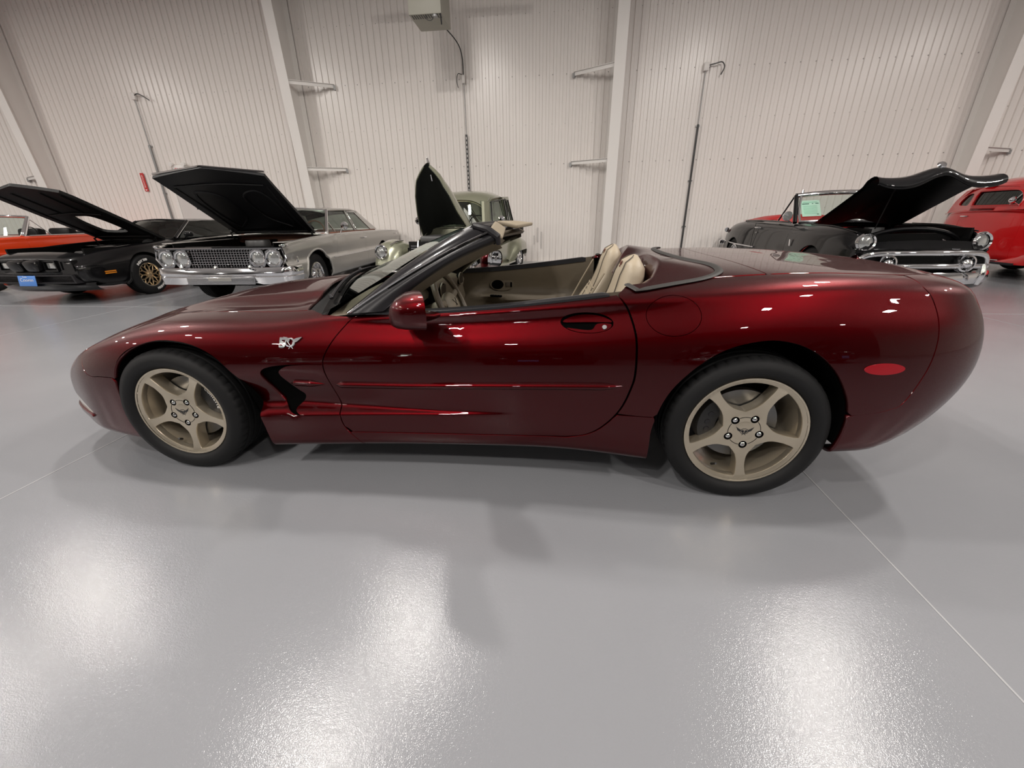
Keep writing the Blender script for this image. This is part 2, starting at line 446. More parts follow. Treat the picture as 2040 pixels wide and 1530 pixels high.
# tapered columns with braces
def column(x, label, braces):
    t = empty('steel_column', (x, WALL_Y, 0), 0, label, 'column', 'tapered wall columns')
    def at(z): return .36+.055*z
    for nm, d in (('inner_flange', None), ('wall_flange', .06)):
        b = MB(); secs = []
        for z in (0., 2.5, CEIL):
            y = -at(z) if d is None else -d; y2 = y+.016; w2 = .115
            secs.append([(-w2,y,z),(w2,y,z),(w2,y2,z),(-w2,y2,z)])
        b.loft(secs, True, True).build(nm, M_col, t, None)
    secs = [[(-.006,-at(z)+.01,z),(.006,-at(z)+.01,z),(.006,-.05,z),(-.006,-.05,z)] for z in (0.,CEIL)]
    MB().loft(secs, True, True).build('web', M_col, t, None)
    MB().box((0,-.22,.012),(.30,.5,.024)).build('base_plate', M_col, t, None)
    for sx, z in braces:
        y0 = -at(z)+.03
        p0, p1 = Vector((sx*.06, y0, z)), Vector((sx*.92, -.05, z))
        d = (p1-p0); L = d.length; a = math.atan2(d.y, d.x)
        br = MB()
        br.box(((p0+p1)/2).to_tuple(), (L,.012,.075), (0,0,a)).box(((p0+p1)/2+Vector((0,0,.034))).to_tuple(), (L,.07,.008), (0,0,a))
        br.build('brace', M_col, t, None)
        MB().box((p1+Vector((0,0,-.03))).to_tuple(), (.05,.05,.09), (0,0,a)).build('brace_clip', M_dim, t, None)
column(3.02, 'white tapered steel column behind the seats of the maroon convertible', ((-1,4.08),(-1,2.34),))
column(-4.42, 'white tapered steel column rising behind the silver sedan', ((1,4.08),(1,2.34)))
column(-11.85, 'white tapered steel column above the orange convertible at far left', ((-1,2.34),))
column(10.5, 'white tapered steel column behind the upturned black hood at right', ((1,2.34),(1,4.08)))
column(18.1, 'white tapered steel column in the far right corner of the hall', ())
column(-19.4, 'white tapered steel column in the far left corner of the hall', ())

# conduits, outlets and cords on the back wall
M_pipe = mat('conduit_grey', (.30,.30,.30), .35, metal=.6)
M_pipe2 = mat('conduit_dark', (.06,.06,.06), .4, metal=.4)
def conduit(x, label, zbreak, lowmat, low_r, cord):
    t = empty('conduit_drop', (x, WALL_Y-.06, 0), 0, label, 'conduit')
    MB().tube([(0,0,zbreak),(0,0,4.02)], .011, 8).build('thin_pipe', M_pipe, t)
    MB().tube([(.0,-.005,.35),(0,-.005,zbreak+.03)], low_r, 8).build('thick_pipe', lowmat, t)
    MB().box((0,-.01,4.08),(.11,.07,.15),bevel=.01).build('outlet_box', M_col, t)
    MB().tube(smooth(cord,5), .012, 6).build('cord', M_pipe2, t)
    for z in (zbreak, .9, 1.9): MB().box((0,.01,z),(.09,.03,.03)).build('pipe_clamp', M_pipe, t, None)
    return t
conduit(-8.75, 'grey conduit drop with outlet box on the wall left of the silver sedan', 3.0, M_pipe, .028, [(.05,-.03,4.1),(.16,-.05,4.12),(.28,-.05,4.07),(.42,-.04,3.98)])
conduit(4.9, 'dark conduit drop with outlet box on the wall right of the white column', 3.0, M_pipe2, .022, [(.05,-.03,4.1),(.17,-.05,4.12),(.30,-.05,4.14),(.36,-.05,4.05),(.31,-.05,3.92)])
t = empty('conduit_drop', (-.39, WALL_Y-.06, 0), 0, 'thin cable drop with slotted strut below the hanging heater', 'conduit')
MB().tube(smooth([(.0,0,4.1),(-.01,0,4.5),(-.1,-.1,4.75),(-.35,-.6,4.95),(-.5,-1.2,5.05)],6), .012, 6).build('flexible_cable', M_pipe2, t)
MB().tube([(0,0,3.0),(0,0,4.02)], .009, 8).build('thin_pipe', M_pipe, t)
MB().box((0,-.01,4.08),(.07,.06,.16),bevel=.012).build('outlet_box', M_col, t)
MB().tube(smooth([(-.03,-.02,4.17),(-.12,-.03,4.18),(-.15,-.03,4.05),(-.13,-.03,3.92)],5), .008, 6).build('cord', M_pipe2, t)
MB().box((0,0,1.75),(.045,.03,2.5)).build('strut', M_pipe2, t, None)
for k in range(26): MB().box((0,-.017,.6+k*.093),(.014,.004,.05)).build('strut_slot', M_col, t, None)
# scuffs on the lower wall
for x, z, h in ((1.33,.75,.34),(1.42,.62,.4),(1.24,.62,.22)):
    MB().box((x, WALL_Y-.034, z),(.03,.003,h)).build('wall_scuff', mat('wall_scuff_grey', (.55,.52,.50), .7), None, None)
for ob in list(bpy.data.objects):
    if ob.name.startswith('wall_scuff'): ob.parent = wb; ob.location = (-XL, -WALL_Y, 0)

# hanging unit heater
M_heat = mat('heater_beige', (.36,.35,.30), .5, vary=(4,.08))
h = empty('unit_heater', (-.72, 6.5, 4.56), 0, 'beige hanging unit heater with slotted underside near the ceiling', 'heater')
hb = MB().box((.08,.36,.4),(.60,.72,.8),bevel=.012).build('housing', M_heat, h)
for k in range(13): MB().box((-.17+k*.0425,.1,-.001),(.02,.15,.006)).build('louver_slot', M_black, h, None)
MB().tube([(.36,.02,.02),(.375,.0,-.16)], .012, 8).build('gas_pipe', M_black, h)
MB().tube(smooth([(.08,.05,0),(.1,.05,-.06),(.16,.05,-.075),(.21,.05,-.05),(.22,.05,0)],5), .006, 6).build('wire_loop', M_black, h)
MB().lathe([(0,-.03),(.05,-.03),(.05,0)],16,(.25,.06,0)).build('burner_cap', M_dim, h)
for sx in (-.18,.34):
    for sy in (.08,.64): MB().tube([(sx,sy,.79),(sx,sy,CEIL-4.56)], .008, 6).build('hanger_rod', M_dim, h)
MB().lathe([(.07,.78),(.07,CEIL-4.56)],20,(.08,.5,0)).build('flue', M_dim, h)
MB().box((.1,.4,.9),(2.6,.09,.1)).build('support_channel', M_dim, h, None)

# exit fixture, door and letters on the wall
M_red = mat('sign_red', (.55,.03,.03), .45); M_white = mat('sign_white', (.85,.83,.80), .5)
s = empty('exit_light', (-8.05, WALL_Y-.06, 2.47), 0, 'white exit sign with twin emergency lamps above the silver sedan hood', 'exit sign')
MB().box((0,-.02,0),(.34,.06,.16),bevel=.01).build('sign_case', M_white, s)
for sx in (-.19,.17):
    MB().lathe([(0,-.05),(.045,-.05),(.055,0),(.03,.05),(0,.05)],14,(sx,-.06,.10),(0,1,.2)).build('lamp_head', M_white, s)
text_mesh('lettering', 'EXIT', .11, M_red, s, .001, lambda x,y,z:(x,-.052-z,y-.03), sx=1.3)
d = MB().box((-7.91, WALL_Y-.055, 1.02),(.95,.05,2.04)).build('door_1', mat('door_paint', (.62,.585,.565), .45), None, None); tag(d, kind='structure')
fr = MB().box((-8.42, WALL_Y-.05, 1.04),(.07,.09,2.12)).box((-7.40, WALL_Y-.05, 1.04),(.07,.09,2.12)).box((-7.91, WALL_Y-.05, 2.09),(1.09,.09,.07)).build('door_frame', M_col, d, None)
MB().lathe([(0,-.06),(.03,-.055),(.03,-.03),(.012,-.02),(.012,0)],14,(-7.54,WALL_Y-.08,1.0),(0,1,0)).build('door_knob', M_pipe, d)
t = text_mesh('wall_lettering', 'EXIT', .19, M_black, None, .002, lambda x,y,z:(-7.72+x, WALL_Y-.085-z, 1.55+y), bold=.006)
tag(t, 'black EXIT letters on the wall behind the silver sedan hood', 'lettering')
t = empty('wall_sign', (-9.27, WALL_Y-.04, 2.18), 0, 'narrow red vertical sign with white lettering beside the conduit', 'sign')
MB().box((0,0,0),(.10,.012,.44)).build('sign_board', M_red, t, None)
text_mesh('sign_letters', 'FIRE EXTINGUISHER', .052, M_white, t, .0006, lambda x,y,z:(-y, -.0075-z, -x*.95+.02), sx=.70)
MB().prism([[(0,-.21),(.03,-.175),(-.03,-.175)]], -.008, -.0065, lambda a,b,d:(a,d,b)).build('arrow', M_white, t, None)

# ------------------------------------------------------------------ ceiling lamps (real fixtures with their own light)
M_lampbody = mat('lamp_housing', (.05,.05,.05), .5)
lamp0 = None
for ry, pw, dx in LAMP_ROWS:
    for lx in LAMPS_X:
        t = empty('high_bay_lamp', (lx+dx, ry, LAMP_H), 0, 'square white high bay lamp hanging under the ceiling', 'ceiling lamp', 'high bay lamps')
        if lamp0 is None:
            hs = MB().box((0,0,.06),(.50,.50,.08),bevel=.015).build('housing', M_lampbody, t)
            rd = MB().tube([(0,0,.09),(0,0,CEIL-LAMP_H)], .012, 6).build('hanger_rod', M_dim, t); lamp0 = (hs, rd)
        else:
            for q in lamp0: c = q.copy(); link(c, t)
        li = bpy.data.lights.new('lamp_light', 'AREA'); li.shape = 'SQUARE'; li.size = .32; li.energy = LAMP_W*pw; li.color = (1,.945,.885)
        lo = bpy.data.objects.new('lamp_light', li); link(lo, t); lo.location = (0,0,.0)
# ------------------------------------------------------------------ maroon roadster: body surface
def vette_surface():
    W = [(-1.00,0),(-.995,-.28),(-.945,-.50),(-.85,-.68),(-.675,-.79),(-.50,-.865),(-.25,-.900),(0,-.908),(.25,-.908),(.5,-.898),(.8,-.886),
         (1.15,-.880),(1.5,-.882),(1.85,-.892),(2.15,-.908),(2.4,-.926),(2.65,-.936),(2.9,-.932),(3.1,-.915),(3.30,-.885),(3.45,-.830),(3.54,-.750),(3.60,-.59),(3.63,-.3),(3.635,0)]
    W = np.array(W)
    ins = np.array([.06,.012,.0,.0,.010,.036,.085,.14,0,0])   # inset of each level from the widest line
    xs = W[5:19,0]
    Z = np.array([
      [.18,.15,.14,.145,.15,.165,.18,.19,.20,.185,.175,.195,.25,.26],
      [.195,.165,.15,.16,.17,.18,.195,.205,.215,.20,.19,.215,.265,.275],
      [.22,.23,.24,.25,.26,.27,.28,.29,.30,.29,.29,.31,.34,.35],
      [.39,.42,.45,.46,.465,.465,.47,.475,.48,.485,.49,.50,.51,.51],
      [.51,.555,.585,.60,.60,.605,.61,.615,.625,.635,.65,.665,.665,.655],
      [.575,.63,.67,.69,.695,.70,.705,.715,.73,.755,.775,.795,.80,.79],
      [.62,.692,.732,.75,.752,.762,.768,.782,.808,.84,.87,.893,.90,.89],
      [.655,.728,.762,.772,.772,.795,.808,.832,.870,.905,.928,.952,.963,.958],
      [.685,.742,.778,.797,.815,.84,.86,.88,.91,.965,.985,.986,.980,.970],
      [.688,.752,.798,.827,.852,.875,.89,.91,.94,.975,.99,.992,.985,.973]])
    # crest and inner levels: distance from the centre line
    y7 = np.array([.60,.66,.685,.70,.715,.745,.785,.795,.795,.79,.78,.77,.765,.76])
    y8 = np.array([.34,.38,.41,.43,.45,.48,.5,.5,.48,.46,.45,.45,.45,.45])
    P = np.zeros((25,10,3))
    nose_x = [-.90,-.945,-.975,-.99,-.975,-.935,-.89,-.82,-.74,-.72]
    nose_z = [.175,.19,.24,.325,.40,.45,.482,.52,.575,.592]
    tail_x = [3.25,3.36,3.50,3.615,3.65,3.635,3.60,3.545,3.48,3.48]
    tail_z = [.31,.325,.39,.52,.65,.77,.855,.92,.955,.958]
    for j in range(10):
        for k in range(14):
            i = k+5
            y = W[i,1]+ins[j]
            if j == 7: y = -y7[k]
            if j == 8: y = -y8[k]
            if j == 9: y = 0
            P[i,j] = (W[i,0], y, Z[j,k])
        y5, z5 = P[5,j,1], P[5,j,2]
        for i in range(5):
            f = (W[i,0]+.5)/(-.5)                      # 0 at the arch, 1 at the tip
            x = -.5+(nose_x[j]+.5)*f
            y = W[i,1]/(-.865)*y5*-1 if j < 9 else 0
            y = y5*(W[i,1]/-.865) if j < 9 else 0
            P[i,j] = (x, y, z5+(nose_z[j]-z5)*f**1.0)
        y18, z18 = P[18,j,1], P[18,j,2]
        for i in range(19,25):
            f = (W[i,0]-3.1)/(3.635-3.1)
            x = 3.1+(tail_x[j]-3.1)*f
            y = y18*(W[i,1]/-.915) if j < 9 else 0
            P[i,j] = (x, y, z18+(tail_z[j]-z18)*f**1.6)
    return P

def cove_disp(p):
    """hollow behind the front wheel that runs out along the door"""
    x, y, z = p[..., 0], p[..., 1], p[..., 2]
    D = np.interp(x, [.30,.50,.65,.85,1.1,1.35,1.68], [.062,.062,.056,.042,.026,.012,0.])
    zs = .333+.043*(x-.64)
    t = z-zs; h = np.maximum(.055*D/.056, .012)
    up = np.clip(t/h, 0, 1); up = up*up*(3-2*up)
    dn = np.clip((t-h)/.20, 0, 1); dn = 1-dn*dn*(3-2*dn)
    g = D*up*dn*(np.abs(y) > .6)*(x > .25)*(x < 1.7)*(z < .66)
    q = p.copy(); q[..., 1] = y-np.sign(y)*g
    return q
# ------------------------------------------------------------------ maroon roadster
M_paint = mat('maroon_metallic', (.067,.0006,.0019), .38, metal=1., coat=.72, coat_rough=.012, flake=(900,.10))
M_rub = mat('tyre_rubber', (.010,.010,.0105), .6, spec=.28, bump=(60,.1))
M_trim = mat('black_trim', (.008,.008,.009), .32, coat=.2)
M_satin = mat('satin_black', (.014,.013,.015), .38)
M_void = mat('black_void', (.002,.002,.002), .95, spec=.05)
M_champ = mat('champagne_alloy', (.56,.49,.38), .30, metal=.8, coat=.6, vary=(6,.03))
M_chrome = mat('chrome', (.82,.82,.83), .06, metal=1.)
M_steel = mat('machined_steel', (.42,.42,.43), .3, metal=1.)
M_disc = mat('brake_disc_steel', (.20,.20,.20), .42, metal=1.)
M_beige = mat('beige_leather', (.40,.335,.245), .5, bump=(220,.18), vary=(5,.05))
M_tan = mat('tan_vinyl', (.125,.103,.074), .55, bump=(260,.15), vary=(4,.05))
M_tand = mat('dark_tan_vinyl', (.075,.06,.045), .55, bump=(260,.15))
M_lens = mat('red_lens', (.30,.002,.008), .12, spec=.2, coat=.7)
M_clear = mat('clear_lens', (.75,.70,.60), .15, coat=1.)
M_seal = mat('grey_weatherstrip', (.040,.038,.036), .55, spec=.3)
M_glass = glass_mat('green_tinted_glass', (.80,.89,.83))
M_mirror = mat('mirror_glass', (.85,.85,.85), .01, metal=1.)

S0 = Surf(vette_surface()); S1 = Surf(vette_surface(), disp=cove_disp)
CAR = empty('convertible_car', (0,0,0), 0, 'maroon low convertible with champagne five-spoke wheels in the foreground', 'car')
SIDE = dict(axes=(0,2), ir=(2.2,21.5), jr=(0,7.6))
def xz(pts, **k):
    a = dict(SIDE); a.update(k); return S0.inv(pts, **a)
def xy(pts): return S0.inv(pts, axes=(0,1), ir=(0,24), jr=(6.6,9))
def cat(*L): return np.concatenate([np.atleast_2d(np.array(l, float)) for l in L])

ARCH_F = smooth([(-.270,.150),(-.283,.26),(-.290,.40),(-.283,.50),(-.243,.585),(-.163,.645),(-.056,.681),(.052,.691),(.185,.672),(.300,.611),(.382,.497),(.428,.369),(.450,.25),(.462,.13)], 5)
ARCH_R = smooth([(2.258,.14),(2.258,.26),(2.262,.364),(2.304,.507),(2.386,.619),(2.486,.699),(2.588,.737),(2.694,.747),(2.808,.715),(2.909,.637),(2.981,.529),(3.009,.442),(3.010,.35),(2.995,.27),(2.98,.20)], 5)
af = xz(ARCH_F); ar_ = xz(ARCH_R)
GAP_F = smooth([(.965,.800),(.935,.790),(.905,.766),(.858,.712),(.818,.655),(.798,.613),(.795,.575),(.808,.478),(.829,.376),(.846,.283),(.905,.205),(.93,.17)], 5)
GAP_R = smooth([(2.088,.896),(2.110,.872),(2.133,.835),(2.156,.773),(2.167,.711),(2.170,.604),(2.160,.536),(2.122,.430),(2.055,.345),(1.985,.300),(1.90,.284)], 5)
gf = xz(GAP_F); gr = xz(GAP_R)
gf[0,1] = 7.0; gr[0,1] = 7.0
def shift(L, dx, dz=0): return np.array(L)+np.array([dx,dz])
def cut(L, z0, z1):
    L = np.array(L); return L[(L[:,1] >= z0) & (L[:,1] <= z1)]
bot = lambda x: xz([(x,.16)])[0][0]

# --- front bumper cover
seamN = smooth([(-.300,.502),(-.38,.501),(-.43,.497),(-.472,.510),(-.497,.545),(-.508,.575),(-.515,.602)], 5)
sn = xz(seamN, ir=(2.,7.)); sn_top = np.array([(4.75,7.25),(3.7,7.7),(2.2,8.1),(0,8.25)])
k_lo = [k for k in range(len(ARCH_F)) if ARCH_F[k,0] < 0 and .15 < ARCH_F[k,1] < .490 and k < 30]
fb = cat([(0,0)], [(x,0) for x in np.linspace(.5, af[k_lo[0]][0], 12)], af[k_lo], sn, sn_top)
holeL = [(2.7,2.42),(3.3,2.42),(4.0,2.42),(4.62,2.40),(4.66,2.48),(4.25,2.70),(3.75,2.90),(3.3,3.04),(2.7,3.04)]
LENS = smooth(holeL, 5, True)
panel('front_bumper', S0, [fb, LENS], M_paint, CAR, .035, mirror=True)
panel('turn_signal_lens', S0, [LENS], M_clear, CAR, .02, off=-.002, edge=False, mirror=True)
panel('lens_lip', S0, [smooth([(2.7,2.27),(3.4,2.22),(4.1,2.20),(4.62,2.24),(4.64,2.36),(4.0,2.38),(3.3,2.38),(2.7,2.38)],4,True)], M_paint, CAR, .02, off=.008, mirror=True)

# --- hood
hr = xy(smooth([(.675,-.712),(.652,-.690),(.622,-.60),(.585,-.40),(.54,-.2),(.527,0)], 5))
hr[-1,1] = 9
hs_ = np.array([(x,7.3) for x in np.linspace(hr[0][0], 4.8, 24)])
hood = cat(hr[::-1], hs_, [(3.75,7.73),(2.25,8.13),(0,8.28)], [(0,8.6),(0,9)])
def hood_disp(p):
    x, y, z = p[...,0], np.abs(p[...,1]), p[...,2]
    t = np.clip((x+.62)/.5, 0, 1)*np.clip((.66-x)/.12, 0, 1)
    e = np.clip((.46+.06*x-y)/.10, 0, 1); e = e*e*(3-2*e)
    v = np.exp(-((y-.535)/.06)**2)
    q = p.copy(); q[...,2] = z+t*(.016*e-.008*v)
    return q
SH = Surf(vette_surface(), disp=hood_disp)
panel('hood', SH, [hood], M_paint, CAR, .035, mirror=True)

# --- front fender with the cove notch
COVE = smooth([(.835,.3415),(.74,.3375),(.644,.334),(.584,.351),(.545,.382),(.515,.425),(.492,.487),(.484,.535),(.498,.562),(.535,.578),(.60,.588),(.70,.592),(.797,.593)], 5)
cv = xz(COVE)
k0 = np.argmin(abs(GAP_F[:,1]-.593)); k1 = np.argmin(abs(GAP_F[:,1]-.3415))
gff = xz(shift(GAP_F,-.002))
gff[0,1] = 7.0
k_top = [k for k in range(len(ARCH_F)) if not (k in k_lo) and ARCH_F[k,1] > .150 and not (ARCH_F[k,0] < -.2 and ARCH_F[k,1] < .5)]
sill = xy([(.76,-.745),(.86,-.772),(.93,-.785)])
xb0, xb1 = bot(.462), gff[-1][0]
fender = cat(xz(shift(seamN[::-1],.0,.004), ir=(2.,7.))[2:], af[k_top], [(x,0) for x in np.linspace(af[k_top[-1]][0], xb1, 8)], gff[:k1:-1], cv, gff[k0-1::-1], sill[::-1], [(hr[0][0]+.03,7.27)], hs_[1:]-np.array([0,.03]))
panel('front_fender', S1, [fender], M_paint, CAR, .028, mirror=True, thick=.02)
def shelf_rows(x0, x1, n=70):
    out = []
    for x in np.linspace(x0, x1, n):
        D = np.interp(x, [.30,.50,.65,.85,1.1,1.35,1.68], [.062,.062,.056,.042,.026,.012,0.]); h = max(.055*D/.056,.012); zs = .333+.043*(x-.64)
        out += [(x,zs+h*t) for t in (-.15,.02,.2,.4,.6,.8,1.0,1.25)]
    return xz(out)
# --- hollow behind the wheel
cvf = smooth([(.797,.591),(.70,.590),(.625,.582),(.582,.560),(.580,.535),(.597,.505),(.630,.455),(.655,.425),(.640,.392),(.610,.362),(.625,.345),(.66,.336),(.74,.339),(.835,.343)], 4)
ci = xz(cvf); gap_mid = gff[k0:k1+1]
panel('side_cove', S1, [cat(ci, gap_mid[::-1])], M_paint, CAR, .02, rowstep=.010, mirror=True, thick=.02, extra=shelf_rows(.6,.85,24))

# --- door
gfd = xz(shift(GAP_F, .005)); grd = xz(shift(GAP_R,-.005)); gfd[0,1] = 6.95; grd[0,1] = 6.95
belt = np.array([(x,6.95) for x in np.linspace(gfd[0][0], grd[0][0], 24)])
kb = np.argmin(abs(GAP_F[:,1]-.258))
dbot = xz([(.885,.256),(1.2,.262),(1.5,.269),(1.75,.277)])
door = cat(belt, grd[1:], dbot[::-1], gfd[kb-1:0:-1])
HND = smooth(circle(0,0,1,16), 3, True)*np.array([.108,.040])+np.array([1.966,.789]); HND = xz(HND)
DOORS = panel('door', S1, [door, HND], M_paint, CAR, .028, rowstep=.014, mirror=True, thick=.018, extra=shelf_rows(.80,1.68,120))
# recess, flap, grip and lock of the door handle
for s, D in ((1,DOORS[0]),(-1,DOORS[1])):
    f = np.array([1,s,1.])
    def sub(name, loop, m, off, thick=.01, st=.012, edge=True):
        o = panel(name, S0, [loop], m, D, st, off=off, thick=thick, edge=edge)[0]
        if s < 0:
            for v in o.data.vertices: v.co.y *= -1
            o.data.flip_normals()
        return o
    E = lambda a,b,cx=1.966,cz=.789: xz(smooth(circle(0,0,1,16),3,True)*np.array([a,b])+np.array([cx,cz]))
    sub('handle_recess', E(.110,.042), M_void, -.016, edge=False)
    top = smooth([(1.868,.789),(1.90,.808),(1.95,.818),(2.0,.818),(2.045,.808),(2.066,.795),(2.0,.793),(1.93,.790)],4,True)
    sub('handle_flap', xz(top), M_paint, -.004, .012)
    low = smooth([(2.01,.787),(2.064,.788),(2.055,.770),(2.02,.758),(1.97,.753),(1.92,.757),(1.885,.768),(1.93,.765),(1.985,.764)],4,True)
    sub('handle_surround', xz(low), M_paint, -.006, .010)
    p = S0.ev(*xz([(2.038,.775)])[0]); n_ = S0.nrm(*xz([(2.038,.775)])[0])
    MB().lathe([(0,.0),(.009,0),(.010,-.004),(.010,-.012)],16,tuple(p*f),tuple(n_*f)).build('lock_cylinder', M_steel, D)

# --- rocker panel
rkf = xz(cut(shift(GAP_F,.003), .178, .250)); 
rk = cat(rkf, [(x,0) for x in np.linspace(rkf[-1][0]+.06, ar_[0][0], 16)], ar_[[k for k in range(len(ARCH_R)) if ARCH_R[k,0] < 2.4 and .16 < ARCH_R[k,1] < .40]],
         xz([(2.262,.402),(2.19,.402),(2.112,.401)]), xz(cut(shift(GAP_R,.002,-.004), .29, .40)), xz([(1.90,.276),(1.75,.272),(1.5,.264),(1.2,.257),(.885,.252)]))
panel('rocker_panel', S0, [rk], M_paint, CAR, .03, mirror=True, thick=.03)

# --- quarter panel
SEAM_T = smooth([(3.02,.447),(3.10,.455),(3.16,.470),(3.206,.499),(3.253,.624),(3.268,.726),(3.262,.821),(3.240,.890),(3.205,.935)], 5)
st_ = xz(SEAM_T); st_[-1,1] = 7.2
ktop = [k for k in range(len(ARCH_R)) if ARCH_R[k,1] > .405 or (ARCH_R[k,0] > 2.8 and ARCH_R[k,1] > .447)]
ktop = [k for k in ktop if not (ARCH_R[k,0] > 2.9 and ARCH_R[k,1] < .449)]
grq = xz(shift(GAP_R,.004)); grq[0,1] = 7.0
crest = np.array([(x,7.25) for x in np.linspace(st_[-1][0], grq[0][0]+.12, 26)])
q_low = xz(cut(shift(GAP_R,.004), .405, .95)); q_low[0,1] = 7.0
FUEL = xz(np.array(smooth(circle(0,0,1,20),2,True))*np.array([.104,.076])+np.array([2.302,.826]))
quarter = cat(q_low, xz([(2.19,.406),(2.258,.406)]), ar_[ktop], st_, crest[1:])
panel('quarter_panel', S0, [quarter, FUEL], M_paint, CAR, .03, mirror=True, thick=.02)
panel('fuel_door', S0, [xz(np.array(smooth(circle(0,0,1,20),2,True))*np.array([.1015,.0735])+np.array([2.302,.826]))], M_paint, CAR, .03)
# --- rear bumper cover
tb = cat(xz(shift(SEAM_T,.005))[1:], [(st_[-1][0]+.12,7.25),(21.3,7.5),(22.2,8.1),(23.1,8.45),(24,8.55)], [(24,0)], [(x,0) for x in np.linspace(23.5, ar_[-1][0]+.1, 14)], ar_[[k for k in range(len(ARCH_R)-1,-1,-1) if ARCH_R[k,0] > 2.9 and .24 < ARCH_R[k,1] < .444]])
panel('rear_bumper', S0, [tb], M_paint, CAR, .035, mirror=True, thick=.02)
MK = xz(np.array(smooth(circle(0,0,1,16),3,True))*np.array([.076,.022])+np.array([3.090,.640])); MK_ = MK
panel('side_marker_lens', S0, [MK], M_lens, CAR, .012, off=.004, mirror=True)
# --- trunk lid and tonneau
seamD = xy(smooth([(2.70,-.772),(2.688,-.68),(2.66,-.45),(2.64,-.2),(2.635,0)],5)); seamD[-1,1] = 9; seamD[0,1] = 7.3
lid = cat(seamD + np.array([.012,0]), [(23.98,8.98),(24,8.58),(23.1,8.49),(22.15,8.14),(21.25,7.55),(st_[-1][0]+.1,7.3)], [(x,7.3) for x in np.linspace(st_[-1][0], seamD[0][0]+.1, 12)])
panel('trunk_lid', S0, [lid], M_paint, CAR, .035, mirror=True)
FAIR = smooth([(2.135,-.785),(2.30,-.752),(2.44,-.715),(2.515,-.655),(2.535,-.575),(2.52,-.49),(2.47,-.38),(2.44,-.25),(2.43,-.12),(2.425,0)], 5)
fi = xy(FAIR); fi[-1,1] = 9; fi[0,1] = 7.3
ton = cat(fi, seamD[::-1]-np.array([.012,0]), [(x,7.3) for x in np.linspace(seamD[0][0]-.1, fi[0][0]+.05, 10)])
panel('tonneau_cover', S0, [ton], M_paint, CAR, .03, mirror=True)
# weatherstrip round the fairings
fp = S0.ev(fi[:,0], fi[:,1])+np.array([0,0,.003])
fpm = fp*np.array([1,-1,1]); loop = np.concatenate([fp, fpm[::-1][1:]])
MB().tube(loop, .017, 8, flat=.35).build('weatherstrip', M_seal, CAR)
# headrest fairings: a twin-humped shell inside the strip
def fairing():
    nx, ny = 44, 81; V = []; N = []
    for a in range(nx):
        t = a/(nx-1)
        for b in range(ny):
            y = -.79+1.58*b/(ny-1); ay = abs(y)
            xr = np.interp(ay, FAIR[::-1][:,1]*-1, FAIR[::-1][:,0])       # rear edge of the pad at this y
            hump = np.exp(-((ay-.40)/.225)**4)
            xf = 2.165+.085*hump+.02*np.clip((ay-.55)/.2,0,1)
            xf = min(xf, xr-.004)
            x = xf+(xr-xf)*t
            zb = float(S0.ev(*xy([(min(x,3.0), -min(ay,.785))])[0])[2]) if (a in (0,nx-1)) else None
            V.append([x, y, zb, hump, t])
    Z0 = np.array([v[2] if v[2] is not None else np.nan for v in V]).reshape(nx,ny)
    for b in range(ny): Z0[:,b] = Z0[0,b]+(Z0[-1,b]-Z0[0,b])*np.linspace(0,1,nx)
    out = []
    for k, v in enumerate(V):
        a, b = divmod(k, ny); x, y, _, hump, t = v; ay = abs(y)
        side = np.clip((.79-ay)/.14, 0, 1); side = side*side*(3-2*side)
        front = np.clip(t/.22, 0, 1); front = np.sin(front*PI/2)
        back = 1-t; back = back*back*(3-2*back)
        h = (.030*hump+.004-.075*math.exp(-(y/.15)**2)*(1-t))*front*(back**.75 if hump > .02 else back)*side
        base = Z0[a,b]-(.10*(1-front))*side*(.3+.7*(ay < .66))
        out.append((x, y, base+h))
    F = [(a*ny+b, a*ny+b+1, (a+1)*ny+b+1, (a+1)*ny+b) for a in range(nx-1) for b in range(ny-1)]
    return mesh('headrest_fairing', out, [f[::-1] for f in F], M_paint, CAR, 60)
fo = fairing()

# --- rub strips along fender and door
def strip(name, x0, x1, par, ztab, hh=.021, t=.017):
    n = 40; A = np.linspace(-1,1,9); xs_ = np.linspace(x0,x1,n+1); zs_ = np.interp(xs_, *ztab)
    e = np.minimum(np.minimum(1, .15+.85*(xs_-x0)/.03), .08+.92*(x1-xs_)/.09); e = np.clip(e,.08,1)
    ZZ = zs_[:,None]+A[None]*hh*np.maximum(e,.25)[:,None]; XX = np.repeat(xs_[:,None],9,1)
    q = xz(np.stack([XX.ravel(),ZZ.ravel()],1)); yy = S1.ev(q[:,0],q[:,1])[:,1].reshape(n+1,9)
    Y = yy+.006-(t+.006)*(1-np.abs(A)**2.2)[None]*e[:,None]
    for s in (1,-1):
        MB().loft([[(XX[a,b],Y[a,b]*s,ZZ[a,b]) for b in range(9)] for a in range(n+1)]).build(name, M_paint, par, 60)
ZT = ([.60,.83,1.2,1.7,2.14],[.493,.489,.498,.519,.537])
strip('fender_rub_strip', .605, .800, CAR, ZT)
strip('door_rub_strip', .828, 2.140, CAR, ZT)

